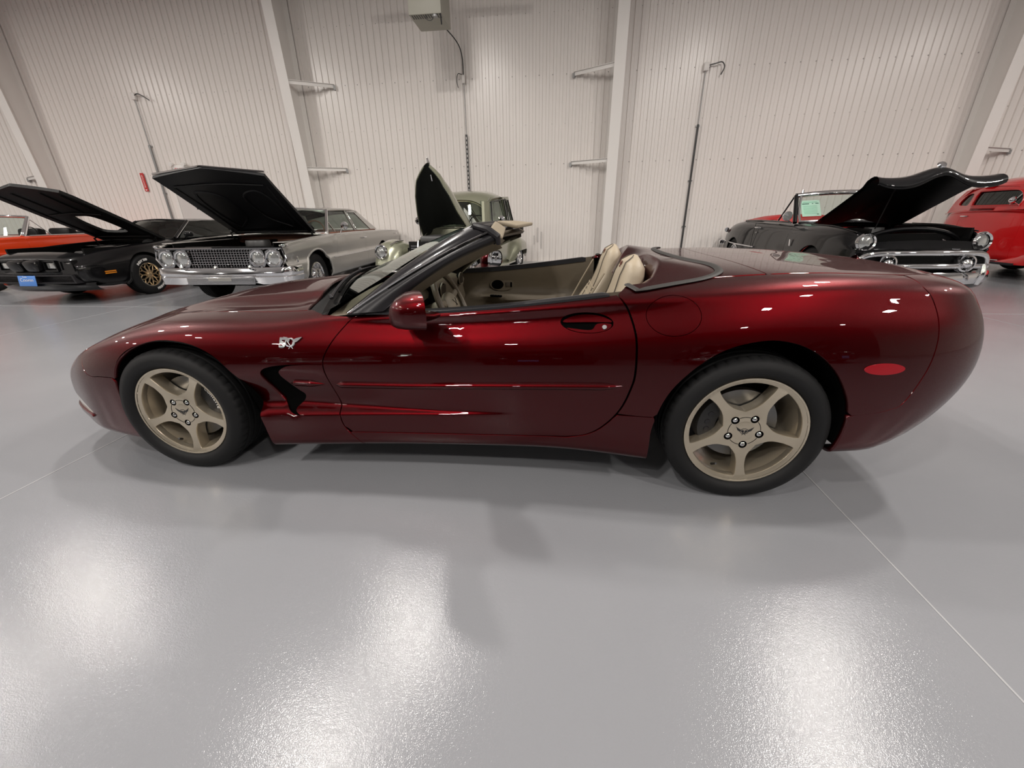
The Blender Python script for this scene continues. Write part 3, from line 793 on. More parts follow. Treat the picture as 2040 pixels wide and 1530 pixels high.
# --- inner shell, wheel wells, underbody
whole = cat([(0,0)], [(x,0) for x in np.linspace(.5, af[0][0], 10)], af, [(x,0) for x in np.linspace(af[-1][0]+.05, ar_[0][0]-.05, 20)], ar_, [(x,0) for x in np.linspace(ar_[-1][0]+.1, 24, 12)], [(24,6.6)], [(x,6.6) for x in np.linspace(23,1,40)], [(0,6.6)])
panel('inner_shell', S1, [whole], M_void, CAR, .06, off=-.022, edge=False, mirror=True)
def well(name, A, y0, y1, s):
    secs = [[(p[0],s*y,p[1]) for p in A] for y in (y0, y1)]
    b = MB().loft(secs)
    c = A.mean(0); V = [(c[0],s*y1,.32)]+[(p[0],s*y1,p[1]) for p in A]; b.add(V, [(0,k,k+1) for k in range(1,len(A))])
    b.build(name, M_void, CAR, 60)
for s in (-1,1):
    well('wheel_well', np.array([p for p in ARCH_F if p[1] > (.20 if p[0] < 0 else .16)]), .885, .50, s); well('wheel_well', np.array([p for p in ARCH_R if p[1] > (.29 if p[0] > 2.6 else .18)]), .905, .46, s)
MB().box((-.55,0,.24),(.62,1.15,.16),bevel=.03).box((1.36,0,.225),(1.75,1.62,.10),bevel=.02).box((3.2,0,.38),(.45,1.3,.12),bevel=.03).build('underbody', M_void, CAR)
MB().tube([(0,-.6,.24),(0,.6,.24)], .03, 8).tube([(2.654,-.6,.30),(2.654,.6,.30)], .04, 8).build('axle_beam', M_void, CAR)
MB().box((-.30,-.62,.165),(.012,.36,.10),(0,.25,0)).box((-.30,.62,.165),(.012,.36,.10),(0,.25,0)).build('air_dam', M_void, CAR, None)
# ------------------------------------------------------------------ wheels of the roadster
def tyre_mesh(R, rim, half, n=240, groove=5, tread=True):
    """axis along y, outer face towards -y; R radius, rim bead radius, half section width"""
    prof = [(rim+.002,-half*.70),(rim+.006,-half*.80),(rim+.013,-half*.93),(rim+.03,-half*1.0),((R+rim)/2,-half*1.03),(R-.035,-half*1.0),(R-.018,-half*.95),(R-.007,-half*.86),(R-.001,-half*.76)]
    g = []
    for c in (-.52,-.18,.18,.52):
        g += [(R,half*(c-.07)),(R-.007,half*(c-.06)),(R-.007,half*(c+.06)),(R,half*(c+.07))]
    prof = prof+g+[(R-.001,half*.76),(R-.007,half*.86),(R-.018,half*.95),(R-.035,half),(rim+.03,half),(rim,half*.85)]
    V = []; F = []; k = len(prof)
    for q in range(n):
        a = 2*PI*q/n; dr = .006 if (tread and q % groove == 0) else 0.
        for e, (r, h) in enumerate(prof):
            rr = r-(dr if (e in (8, 9) or len(prof)-6 <= e <= len(prof)-4) else 0)
            V.append((math.cos(a)*rr, h, math.sin(a)*rr))
    for q in range(n):
        p = (q+1) % n
        for e in range(k-1): F.append((q*k+e, q*k+e+1, p*k+e+1, p*k+e))
    return V, F
def vette_wheel(x, s, R, rr, yl, front, angle):
    """s=-1 near side; yl: |y| of the rim lip"""
    half = .122 if front else .136
    V, F = tyre_mesh(R, rr-.004, half)
    yc = yl-half*.86
    W = mesh('wheel', V, F, M_rub, CAR, 40); W.location = (x, s*yc, R); W.rotation_euler = (0, 0, 0 if s < 0 else PI)
    lip = -half*.86                       # local y of the lip plane
    sc = rr/.2335
    # face with five windows
    wr = np.array([.084,.088,.094,.102,.113,.13,.15,.17,.19,.204,.212])*sc
    ww = np.array([.0497,.0455,.0378,.0302,.0234,.0184,.0162,.0162,.0180,.0204,.0228])*sc
    def window(c):
        pts = []
        rs = np.concatenate([np.linspace(.0855,.105,8),np.linspace(.113,.2105,13)])*sc
        for r in rs:
            a = PI/5-math.asin(min(1, np.interp(r, wr, ww)/r)); pts.append((r, max(a, .0)))
        up = [(r, c+a) for r, a in pts]; dn = [(r, c-a) for r, a in pts]
        am = pts[-1][1]; arc = [(.2125*sc, c+am*t) for t in np.linspace(.97,-.97,11)]
        P = up+arc+dn[::-1]
        P = [(r*math.cos(a), r*math.sin(a)) for r, a in P]
        Q = [P[0]]
        for p in P[1:]:
            if math.dist(p, Q[-1]) > .003: Q.append(p)
        if math.dist(Q[0], Q[-1]) < .003: Q.pop()
        return Q
    wins = [window(angle+PI/5+2*PI*k/5) for k in range(5)]
    def depth(r):
        return np.interp(r/sc, [0,.065,.072,.085,.12,.17,.200,.213,.218,.226,.230,.2335], [.013,.013,.0125,.015,.018,.016,.011,.009,.006,.003,.0,.002])
    outer = circle(0,0,rr,96)
    g = [(r*math.cos(a+r*9), r*math.sin(a+r*9)) for r in np.array([.02,.04,.055,.065,.072,.085,.10,.115,.13,.145,.16,.175,.19,.203,.2145,.2180,.2220,.226,.230])*sc for a in np.linspace(0,2*PI,72 if r > .18*sc else 48,endpoint=False)]
    g = np.array(g); lugs = [[(.0620*sc*math.cos(angle+2*PI*k/5+a*0)+.0165*sc*math.cos(a), .0620*sc*math.sin(angle+2*PI*k/5)+.0165*sc*math.sin(a)) for a in np.linspace(0,2*PI,18,endpoint=False)] for k in range(5)]
    loops = [outer]+wins+lugs; g = g[inside(loops, g)]
    B = np.concatenate([np.array(w_) for w_ in wins+lugs]); g = g[np.array([((p-B)**2).sum(1).min() for p in g]) > .0028**2]
    T, pts = tri2d(loops, g); P = np.array(pts); rad = np.hypot(P[:,0], P[:,1])
    Vt = [(p[0], lip+depth(r), p[1]) for p, r in zip(P, rad)]
    Ft = []
    for t in T:
        a, b, c = (np.array(Vt[i]) for i in t); Ft.append(t if np.cross(b-a, c-a)[1] < 0 else t[::-1])
    mb = MB(); mb.add(Vt, Ft)
    for w_ in wins:                       # window walls: a small round-over, then the deep sides
        n = len(w_); c = np.mean(w_, 0); rows = []
        A = np.array(w_); tg = np.roll(A,-1,0)-np.roll(A,1,0); tg /= np.linalg.norm(tg,axis=1,keepdims=True); nn = np.stack([-tg[:,1],tg[:,0]],1)
        if ((c-A)*nn).sum() < 0: nn = -nn
        for ins_, d in ((0,0),(.0012,.002),(.0018,.008),(.0015,.035),(-.002,.062)):
            rows.append([(p[0]+q[0]*ins_, lip+depth(np.hypot(*p))+d, p[1]+q[1]*ins_) for p, q in zip(A, nn)])
        mb.loft([r+[r[0]] for r in rows])
    face = mb.build('rim_face', M_champ, W, 50)
    MB().lathe([(rr-.0065,lip-.0002),(rr-.004,lip-.002),(rr+.0012,lip-.0016),(rr+.003,lip+.003),(rr+.003,lip+.02)],72,(0,0,0),(0,1,0)).build('rim_lip', M_champ, W, 60)
    MB().lathe([(.2135*sc,lip+.03),(.205*sc,lip+.06),(.198*sc,lip+.10),(.20*sc,half*.8)],72,(0,0,0),(0,1,0)).build('rim_barrel', M_champ, W, 60)
    MB().lathe([(0,lip+.0118),(.040*sc,lip+.0118),(.043*sc,lip+.0128)],40,(0,0,0),(0,1,0)).build('centre_cap', M_champ, W, 60)
    for k in range(5):
        a0 = angle+2*PI*k/5
        MB().tube([(.0620*sc*math.cos(a0+q),lip+.0128,.0620*sc*math.sin(a0+q)) for q in np.linspace(.29,2*PI/5-.29,8)], .0013, 5).build('cap_seam', M_void, W)
    # crossed-flags mark on the cap: a ring and two wings
    fl = MB()
    fl.tube([(.017*math.cos(a),lip+.0112,.012*math.sin(a)) for a in np.linspace(0,2*PI,20,endpoint=False)], .0012, 5, closed=True)
    for sg in (-1,1):
        fl.tube([(-sg*.008,lip+.0112,-.018),(sg*.036,lip+.0112,.020)], [.0012,.0012], 5)
        fl.prism([[(sg*.014,.006),(sg*.036,.020),(sg*.028,.004),(sg*.018,-.002)]], lip+.0106, lip+.0118, lambda a,b,d:(a,d,b))
        fl.prism([[(sg*.002,.004),(sg*.012,.006),(sg*.010,-.005),(sg*.001,-.006)]], lip+.0106, lip+.0118, lambda a,b,d:(a,d,b))
    fl.build('flag_emblem', M_trim, W, None)
    for k in range(5):
        a = angle+2*PI*k/5; r = .0620*sc; c = (r*math.cos(a), 0, r*math.sin(a))
        MB().lathe([(.0168*sc,lip+.0130),(.0160*sc,lip+.014),(.0155*sc,lip+.034),(0,lip+.034)],20,c,(0,1,0)).build('lug_pocket', M_void, W, 40)
        MB().lathe([(0,lip+.009),(.006*sc,lip+.010),(.0098*sc,lip+.014),(.0102*sc,lip+.034)],12,c,(0,1,0)).build('lug_nut', M_chrome, W, 40)
    # valve stem, disc, hub, caliper
    av = angle+PI*.17*-1-.25
    MB().tube([(.196*sc*math.cos(-2.05),lip+.035,.196*sc*math.sin(-2.05)),(.178*sc*math.cos(-2.05),lip+.012,.178*sc*math.sin(-2.05))], [.006,.005], 8).build('valve_stem', M_trim, W)
    MB().lathe([(.085,lip+.085),(.163,lip+.085),(.163,lip+.115),(.085,lip+.115)],56,(0,0,0),(0,1,0),closed=True).build('brake_disc', M_disc, W, 40)
    MB().lathe([(0,lip+.065),(.07,lip+.065),(.085,lip+.09)],40,(0,0,0),(0,1,0)).build('disc_hat', M_satin, W, 40)
    ca = .38 if front else PI-.12
    cb = MB(); secs = []
    for a in np.linspace(ca-.62, ca+.62, 12):
        e = math.sqrt(max(.05, 1-((a-ca)/.66)**2)); r0, r1 = .105, .172+.012*e
        secs.append([(r*math.cos(a), y, r*math.sin(a)) for r, y in ((r0,lip+.058),(r1*.97,lip+.058),(r1,lip+.072),(r1,lip+.13),(r0,lip+.13))])
    cb.loft(secs, True, True).build('brake_caliper', mat('caliper_black',(.02,.02,.021),.5), W, 40)
    if front and s < 0:
        text_mesh('caliper_lettering', 'CORVETTE', .024, M_white, W, .0005, lambda px,py,pz:((.160+py)*math.cos(ca+.02-px/.150), lip+.0565-pz, (.160+py)*math.sin(ca+.02-px/.150)), sx=.95, bold=.0006)
    elif not front and s < 0:
        for q in (-.28,.0,.25): MB().lathe([(0,0),(.011,0),(.013,.006)],12,(.14*math.cos(ca+q),lip+.055,.14*math.sin(ca+q)),(0,1,0)).build('caliper_bolt', M_satin, W)
    return W
vette_wheel(0, -1, .322, .2335, .885, True, math.radians(-88))
vette_wheel(2.654, -1, .335, .2485, .893, False, math.radians(-84))
vette_wheel(0, 1, .322, .2335, .885, True, math.radians(-60))
vette_wheel(2.654, 1, .335, .2485, .893, False, math.radians(-40))
# ------------------------------------------------------------------ roadster: windscreen, cabin, mirrors, badges
f3 = lambda L: [np.array(p, float) for p in L]
G_ = smooth([(.885,-.762,.804),(.990,-.735,.880),(1.143,-.695,.990),(1.288,-.655,1.078),(1.380,-.628,1.128),(1.462,-.600,1.168)], 6)
GL_ = smooth([(.775,-.748,.800),(.905,-.718,.868),(1.06,-.690,.953),(1.20,-.662,1.034),(1.34,-.632,1.112),(1.458,-.602,1.166)], 6)
C_ = smooth([(.930,-.795,.812),(1.05,-.762,.887),(1.187,-.732,.965),(1.335,-.697,1.043),(1.445,-.663,1.095),(1.540,-.626,1.135)], 6)
L_ = smooth([(1.075,-.790,.818),(1.145,-.762,.873),(1.265,-.727,.955),(1.380,-.692,1.019),(1.492,-.655,1.068),(1.570,-.622,1.098)], 6)
M_pil = mat('pillar_black', (.012,.011,.013), .22, coat=.5)
for s in (1,-1):
    f = np.array([1,s,1.])
    def band(name, A, B, m, bulge, inner, par=CAR, c=.0):
        secs = []
        for a, b in zip(A, B):
            d = b-a; out = np.array([-.25,-1.,.18]); out = out/np.linalg.norm(out); row = []
            for t in np.linspace(0,1,7): row.append((a+d*t+out*bulge*math.sin(PI*t))*f)
            for t in np.linspace(1,0,4): row.append((a+d*t-out*inner)*f)
            secs.append(row)
        return MB().loft(secs, True, True).build(name, m, par, 50)
    ap = band('windscreen_pillar', G_, C_, M_pil, .012, .03)
    band('pillar_seal', C_+np.array([.004,0,-.003]), L_, M_satin, .016, .028)
    MB().tube([(p+np.array([.0,-.014,.004]))*f for p in C_], .0042, 6).build('pillar_bright_line', M_chrome, CAR)
    inn = [p+np.array([.006,.045,-.020]) for p in L_]
    band('pillar_inner_trim', L_+np.array([0,.012,-.004]), np.array(inn)+np.array([.0,.03,-.012]), M_tan, .004, .02)
    # sail panel in the corner of the door glass
    tri = [C_[0]+np.array([-.03,.004,-.012]), C_[0], C_[8], L_[6], L_[0], np.array([.99,-.795,.806])]
    mb = MB(); V = [p*f for p in tri]+[(p+np.array([0,.02,0]))*f for p in tri]; n = len(tri)
    mb.add(V, [tuple(range(n)), tuple(range(2*n-1,n-1,-1))]+[(k,(k+1)%n,n+(k+1)%n,n+k) for k in range(n)]).build('sail_panel', M_satin, CAR, None)
# header rail, its seal and the glass
def across(A, B, n=17, bow=(0,0,0)):
    return [tuple(np.array(A)*(1-t)+np.array(B)*t+np.array(bow)*math.sin(PI*t)) for t in np.linspace(0,1,n)]
bow = (-.085,0,-.004)
mb = MB(); rows = []
ends = [(1.440,1.148),(1.458,1.162),(1.50,1.158),(1.545,1.138),(1.575,1.100),(1.56,1.084),(1.47,1.108)]
secs = []
for t in np.linspace(0,1,21):
    y = -.615+1.23*t; b = math.sin(PI*t)
    secs.append([(x+bow[0]*b, y, z+bow[2]*b) for x, z in ends])
mb.loft(secs, True, True).build('windscreen_header', M_pil, CAR, 40)
for (x, z, r) in ((1.470,1.164,.010),(1.520,1.154,.013)):
    MB().tube([(x+bow[0]*math.sin(PI*t), -.625+1.25*t, z+bow[2]*math.sin(PI*t)) for t in np.linspace(0,1,25)], r, 8).build('header_seal', M_seal if r < .012 else M_satin, CAR)
for s in (1,-1): MB().tube([(1.47,-.622*s,1.165),(1.53,-.635*s,1.150),(1.575,-.632*s,1.118),(1.578,-.625*s,1.085)], [.012,.016,.016,.010], 8).build('header_corner_seal', M_satin, CAR)
MB().loft([[(x+bow[0]*math.sin(PI*t), -.58+1.16*t, z+bow[2]*math.sin(PI*t)) for x, z in ((1.475,1.108),(1.585,1.084),(1.60,1.10),(1.565,1.118))] for t in np.linspace(0,1,15)], True, True).build('header_trim', M_tan, CAR, 40)
gl = []
for k, t in enumerate(np.linspace(0,1,9)):
    a = GL_[int(round(t*(len(GL_)-1)))]
    bx = np.array([-.145,0,.085])*(1-t)+np.array([-.085,0,-.004])*t
    gl.append(across(a, a*np.array([1,-1,1]), 25, bx))
gl[0] = [tuple(np.array(p)+np.array([-.015,0,-.008])) for p in gl[0]]
MB().loft(gl).build('windscreen_glass', M_glass, CAR, 60)
M_frit = mat('glass_frit', (.01,.01,.01), .15)
def ghost(t, c, dn):          # point on the glass, lifted
    i = t*(len(gl)-1); a = int(min(i, len(gl)-2)); w_ = i-a; k = c*24; b = int(min(k,23)); v = k-b
    P = (np.array(gl[a][b])*(1-w_)+np.array(gl[a+1][b])*w_)*(1-v)+(np.array(gl[a][b+1])*(1-w_)+np.array(gl[a+1][b+1])*w_)*v
    return tuple(P+np.array([-.55,0,.83])*dn)
MB().loft([[ghost(.0,c,.002) for c in np.linspace(0,1,25)],[ghost(.10,c,.002) for c in np.linspace(0,1,25)]]).build('glass_frit_band', M_frit, CAR, 60)
# cowl with wipers
cow = []
hrp = S0.ev(hr[:,0], hr[:,1])
full = np.concatenate([hrp, (hrp*np.array([1,-1,1]))[::-1][1:]])
tt = np.linspace(0,1,25); idx = np.linspace(0,len(full)-1,25)
ed = np.stack([np.interp(idx, np.arange(len(full)), full[:,k]) for k in range(3)],1)
g0 = np.array(gl[0])
cow = [[tuple(e+np.array([-.012,0,-.012])) for e in ed], [tuple(e*.6+g*.4+np.array([0,0,-.030])) for e, g in zip(ed, g0)], [tuple(g+np.array([.02,0,-.012])) for g in g0]]
MB().loft(cow).build('cowl_panel', mat('cowl_black',(.004,.004,.004),.5,spec=.2), CAR, 60)
for y0, y1 in ((-.63,.02),(-.06,.55)):
    pts = [ghost(.045,(y+.745)/1.49,.02) for y in np.linspace(y0,y1,12)]
    MB().tube(pts, [.011]+[.008]*10+[.004], 6).build('wiper_arm', M_satin, CAR)
    MB().tube([ghost(.075,(y+.745)/1.49,.014) for y in np.linspace(y0+.06,y1+.04,12)], .006, 6).build('wiper_blade', M_void, CAR)
    MB().lathe([(0,.018),(.008,.016),(.012,0)],12,pts[0],(-.4,0,.9)).build('wiper_pivot', M_satin, CAR)
# visors and inside mirror
M_visor = mat('visor_vinyl', (.27,.225,.16), .55, bump=(200,.1))
def visor(pts, name='sun_visor'):
    a, b, c, d = (np.array(p) for p in pts); n = np.cross(b-a, d-a); n = n/np.linalg.norm(n)*.011
    mb = MB(); rows = []
    for q in (-1,1): rows += [a+n*q, b+n*q, c+n*q, d+n*q]
    mb.add(rows, [(0,1,2,3),(7,6,5,4),(0,4,5,1),(1,5,6,2),(2,6,7,3),(3,7,4,0)])
    o = mb.build(name, M_visor, CAR, None, bevel=.008); return o
visor([(1.530,-.57,1.146),(1.475,-.04,1.168),(1.535,-.03,1.128),(1.585,-.555,1.102)])
visor([(1.475,.06,1.166),(1.52,.57,1.160),(1.66,.56,1.145),(1.60,.05,1.140)])
MB().box((1.47,0,1.120),(.05,.22,.06),(0,-.3,0),bevel=.015).build('inside_mirror', M_void, CAR)

# belt-line seals on the doors
for s in (1,-1):
    secs = []
    for x in np.linspace(.985, 2.055, 40):
        q = S0.inv([(x,-.80)], axes=(0,1), ir=(9,15), jr=(5.5,7.6))[0]; q = [q[0], 6.95]; p = S0.ev(*q); e = min(1,(2.06-x)/.02+.2,(x-.98)/.02+.2)
        secs.append([(x, s*(p[1]-.004), p[2]-.004),(x, s*(p[1]-.004), p[2]+.007*e),(x, s*(p[1]+.010), p[2]+.015*e),(x, s*(p[1]+.030), p[2]+.014*e),(x, s*(p[1]+.034), p[2]-.02)])
    MB().loft(secs, False).build('belt_seal', mat('belt_rubber',(.016,.016,.018),.25,coat=.3), CAR, 40)

# cabin tub: floor, door trims, dash, console, bulkhead
def beltz(x): return float(np.interp(x, [.9,1.15,1.5,1.85,2.15],[.800,.812,.835,.872,.905]))
for s in (1,-1):
    secs = []
    for x in np.linspace(1.02, 2.12, 34):
        zt = beltz(x)+.006; row = []
        dip = .045*np.clip((x-1.15)/.12,0,1)*np.clip((2.06-x)/.3,0,1)
        for t in np.linspace(0,1,16):
            z = zt-(zt-.34)*t
            d = .0 if t < .10 else dip*np.clip((t-.10)/.25,0,1)*(1-np.clip((t-.60)/.22,0,1))
            arm = .075*np.exp(-((z-(.585-.03*(x-1.5)))/.035)**2)*np.clip((x-1.12)/.2,0,1)*np.clip((2.1-x)/.25,0,1)
            row.append((x, s*(.768+d-arm-.0*t), z))
        secs.append(row)
    MB().loft(secs).build('door_trim', M_tan, CAR, 60)
    MB().lathe([(0,-.004),(.040,-.004),(.048,-.001),(.052,.006)],28,(1.36,s*.800,.692),(0,-s,0)).build('door_pull_bezel', M_tand, CAR)
    mb = MB(); mb.prism([smooth(circle(0,0,.085,20,.050),2,True)], .0, .012, lambda a,b,d:(1.40+a*1.15,s*(.803-d),.690+b)).build('handle_bezel', M_tan, CAR, 40)
    MB().prism([smooth(circle(0,0,.040,20,.036),2,True)], .012, .016, lambda a,b,d:(1.365+a*1.2,s*(.803-d),.690+b)).build('handle_cup', M_void, CAR, 40)
    MB().box((1.452,s*.789,.690),(.045,.008,.036),bevel=.003).build('handle_plate', M_tand, CAR)
    MB().box((1.475,s*.787,.690),(.014,.010,.038),bevel=.003).build('lock_switch', M_void, CAR)
    MB().box((1.36,s*.715,.612),(.095,.03,.016),(0,.06,0),bevel=.006).build('switch_panel', M_void, CAR)
    for q in range(4): MB().box((1.325+q*.022,s*.712,.621-q*.0013),(.012,.018,.006),bevel=.002).build('window_switch', M_satin, CAR)
MB().box((1.55,0,.245),(1.25,1.5,.03)).build('cabin_floor', mat('carpet_tan',(.14,.11,.08),.95,bump=(400,.4)), CAR, None)
MB().box((2.23,0,.55),(.06,1.5,.62),(0,.2,0),bevel=.02).build('rear_bulkhead', M_tan, CAR)
MB().box((1.60,0,.42),(.95,.20,.28),bevel=.05).box((1.86,0,.60),(.36,.19,.10),bevel=.04).build('centre_console', M_tan, CAR)
MB().lathe([(0,.09),(.02,.085),(.026,.06),(.014,.04),(.012,0)],14,(1.42,-.03,.56)).build('gear_knob', M_satin, CAR)
dash = []
for y in np.linspace(-.765,.765,33):
    hoodp = np.exp(-((y+.37)/.20)**4)*.045; c = 1-(y/.9)**2*.10
    dash.append([(.80,y,.815*c+.03),(.92,y,.848*c+.012+hoodp*.4),(1.03,y,.845*c+hoodp),(1.085,y,.825*c+hoodp),(1.10,y,.80*c),(1.085,y,.74*c),(1.10,y,.66*c),(1.06,y,.50),(.95,y,.42)])
MB().loft(dash).build('dashboard', M_tan, CAR, 60)
MB().loft([[(.805,y,.822-.08*(y/.8)**2+.012),(1.02,y,.868-.07*(y/.8)**2)] for y in np.linspace(-.74,.74,15)]).build('dash_top_pad', M_tand, CAR, 60)
mb = MB(); secs = []
for x, sc_ in ((1.02,1),(1.10,1),(1.15,.96)): secs.append([(x, -.37+.19*sc_*math.cos(a), .775+.085*sc_*math.sin(a)) for a in np.linspace(0,2*PI,24,endpoint=False)])
mb.loft(secs, True).build('gauge_hood', M_satin, CAR, 60)
MB().prism([smooth(circle(0,0,.18,20,.078),2,True)], 1.075,1.08, lambda a,b,d:(d,-.37+a,.775+b)).build('gauge_face', M_void, CAR, None)
for y in (-.09,.09,.60):
    vt = MB(); vt.prism([smooth(circle(0,0,.058,16,.040),2,True)], 1.085,1.106, lambda a,b,d,y=y:(d+.0,y+a,.765+b)); vo = vt.build('air_vent', M_void, CAR, 40)
    for q in range(4): MB().box((1.112,y-.036+q*.024,.765),(.01,.006,.062),(0,0,.3)).build('vent_slat', M_tand, vo, None)
    MB().tube([(1.108,y+.061*math.cos(a),.765+.043*math.sin(a)) for a in np.linspace(0,2*PI,24,endpoint=False)], .005, 6, closed=True).build('vent_ring', M_tan, vo)
MB().box((1.11,0,.655),(.03,.20,.10),bevel=.006).build('radio', M_void, CAR)
for q in range(8): MB().box((1.127,-.075+q*.0215,.665),(.006,.012,.010)).build('radio_button', M_dim, CAR, None)
MB().box((1.06,-.45,.685),(.10,.56,.17),bevel=.03).build('knee_panel', M_void, CAR)
# steering wheel
wc = np.array([1.285,-.375,.770]); ax_ = np.array([.905,0,.425]); ux = np.array([-.425,0,.905]); uy = np.array([0,1,0.])
M_whl = mat('brown_leather', (.075,.058,.040), .4, coat=.2)
sw = MB().tube([wc+ux*.182*math.cos(a)+uy*.186*math.sin(a) for a in np.linspace(0,2*PI,48,endpoint=False)], .0155, 10, closed=True).build('steering_wheel', M_whl, CAR)
mb = MB(); secs = []
for d, r in ((-.05,.055),(-.02,.085),(.0,.088),(.014,.07),(.02,.03)): secs.append([wc+ax_*d+ux*(r*.85*math.sin(a)-.005)+uy*r*math.cos(a) for a in np.linspace(0,2*PI,24,endpoint=False)])
mb.loft(secs, True, True).build('horn_pad', M_tan, sw, 50)
for a in (.25, PI-.25, -PI/2+.28, -PI/2-.28):
    d = uy*math.cos(a)+ux*math.sin(a); MB().tube([wc-ax_*.012+d*.06, wc-ax_*.01+d*.12, wc+d*.178], [.026,.018,.016], 8, flat=.5, up=tuple(ax_)).build('wheel_spoke', M_tan, sw)
e = MB()
for sg in (-1,1): e.tube([wc+ax_*.019+uy*sg*.028+ux*.022, wc+ax_*.021-uy*sg*.012-ux*.016], .0022, 5).tube([wc+ax_*.019+uy*sg*.028+ux*.022, wc+ax_*.021+uy*sg*.012+ux*.004], .0022, 5)
e.build('horn_emblem', M_void, sw)
MB().tube([wc-ax_*.03, wc-ax_*.22], [.045,.055], 14).build('steering_column', M_tan, CAR)
for sg, nm in ((-1,'turn_stalk'),(1,'wiper_stalk')): MB().tube([wc-ax_*.07+uy*sg*.03, wc-ax_*.05+uy*sg*.14+ux*.02], [.007,.011], 8).build(nm, M_satin, CAR)

# seats
def seat(y0):
    A = np.array([.30,0,.954]); A = A/np.linalg.norm(A); Fw = np.array([-.954,0,.30]); Y = np.array([0,1,0.])
    base = np.array([1.985,y0,.30]); secs = []
    L = .755
    for t in np.concatenate([np.linspace(0,.86,22), .86+.14*np.sin(np.linspace(.08,1,10)*PI/2)]):
        w_ = np.interp(t, [0,.15,.38,.52,.62,.72,.82,.90,.95,.985,1.0], [.20,.225,.25,.250,.222,.190,.170,.154,.128,.078,.008])
        th = np.interp(t, [0,.3,.55,.7,.85,.94,1.0], [.075,.07,.066,.066,.066,.052,.008])
        bol = np.interp(t, [0,.2,.45,.62,.75,1], [.03,.05,.05,.028,.006,0])
        lean = .035*max(0,t-.55)
        c = base+A*L*t+Fw*(.015*math.sin(t*PI*2.2)-lean*1.0); row = []
        for a in np.linspace(0,2*PI,40,endpoint=False):
            ca, sa = math.cos(a), math.sin(a)
            px = math.copysign(abs(ca)**.75, ca)*w_; pf = math.copysign(abs(sa)**.8, sa)*th
            if sa > 0: pf += bol*(abs(ca)**3)*1.2
            row.append(c+Y*px+Fw*pf)
        secs.append(row)
    st = MB().loft(secs, True, True).build('seat', M_beige, CAR, 80)
    cu = []
    for t in np.linspace(0,1,18):
        x = 1.50+.52*t; w_ = .225+.02*math.sin(t*PI); top = .43-.05*t+.02*math.sin(t*PI); e = min(1, .35+ (t/.12) if t < .08 else 1)
        row = []
        for a in np.linspace(0,2*PI,32,endpoint=False):
            ca, sa = math.cos(a), math.sin(a); px = math.copysign(abs(ca)**.6,ca)*w_; pz = math.copysign(abs(sa)**.7,sa)*.085*e
            if sa > 0: pz += .04*abs(ca)**4
            row.append((x,y0+px,top-.08+pz))
        cu.append(row)
    MB().loft(cu, True, True).build('seat_cushion', M_beige, st, 80)
    S = np.array(secs)                                    # seam lines and pleats
    for k in (7,13):
        for dk in (0,):
            pts = [S[t][k]+Fw*.002 for t in range(9,30)]
            MB().tube(pts, .0024, 5).build('stitch_line', M_tand, st)
    for dk in (.012,):
        for k in (7,13): MB().tube([S[t][k]+Fw*.002+Y*(dk if k == 7 else -dk) for t in range(9,29)], .0014, 5).build('stitch_line', M_tand, st)
    for q, tz in enumerate((.50,.535,.565)):
        t = int(tz*25)+1
        MB().tube([S[t][k]+Fw*.003 for k in range(5,16)], .0045, 5).build('pleat', M_beige, st)
    c = S[24][10]+Fw*.003; em = MB(); A = A*.7; Y = Y*.7
    for sg in (-1,1): em.tube([c+Y*sg*.030+A*.022, c-Y*sg*.014-A*.022], .0020, 5).tube([c+Y*sg*.030+A*.020, c+Y*sg*.026-A*.004, c+Y*sg*.010-A*.002], .0022, 5)
    em.build('embroidered_emblem', mat('embroidery',(.13,.04,.025),.7), st)
    MB().tube([(1.90,y0+.24,.52),(2.02,y0+.25,.75),(2.10,y0+.24,.90)], .018, 6, flat=.25).build('belt_webbing', M_visor, st)
    return st
seat(-.385); seat(.385)
# door mirrors
def door_mirror(s):
    secs = []
    for x, w_, h_, zc in ((1.198,.010,.010,.845),(1.201,.040,.028,.848),(1.210,.066,.044,.853),(1.228,.086,.058,.860),(1.258,.098,.067,.866),(1.295,.102,.071,.869),(1.322,.100,.070,.869)):
        row = []
        for a in np.linspace(0,2*PI,32,endpoint=False):
            ca, sa = math.cos(a), math.sin(a); row.append((x+max(0,(x-1.19))*3.4*math.copysign(abs(ca)**.7,ca)*w_*1.05, s*(.985+math.copysign(abs(ca)**.7,ca)*w_), zc+math.copysign(abs(sa)**.75,sa)*h_))
        secs.append(row)
    m = MB().loft(secs, True, False).build('door_mirror', M_paint, CAR, 60)
    MB().add([(p[0]-.006,.985*s+(p[1]-.985*s)*.93,.869+(p[2]-.869)*.92) for p in secs[-1]], [tuple(range(32))]).build('mirror_face', M_mirror, m, None)
    MB().loft([[ (p[0]-.002,p[1],p[2]) for p in secs[-1]], [(p[0]-.005,.985*s+(p[1]-.985*s)*.92,.869+(p[2]-.869)*.91) for p in secs[-1]]], True).build('mirror_bezel', M_void, m, 60)
    ft = []
    for y, x0, x1, z0, z1 in ((.80,1.155,1.345,.785,.828),(.835,1.16,1.325,.782,.832),(.875,1.17,1.30,.792,.842),(.93,1.18,1.285,.80,.845),(.965,1.185,1.28,.808,.85)):
        ft.append([((x0+x1)/2+(x1-x0)/2*math.cos(a), s*y, (z0+z1)/2+(z1-z0)/2*math.sin(a)) for a in np.linspace(0,2*PI,20,endpoint=False)])
    MB().loft(ft, True, True).build('mirror_foot', M_paint, m, 60)
door_mirror(-1); door_mirror(1)

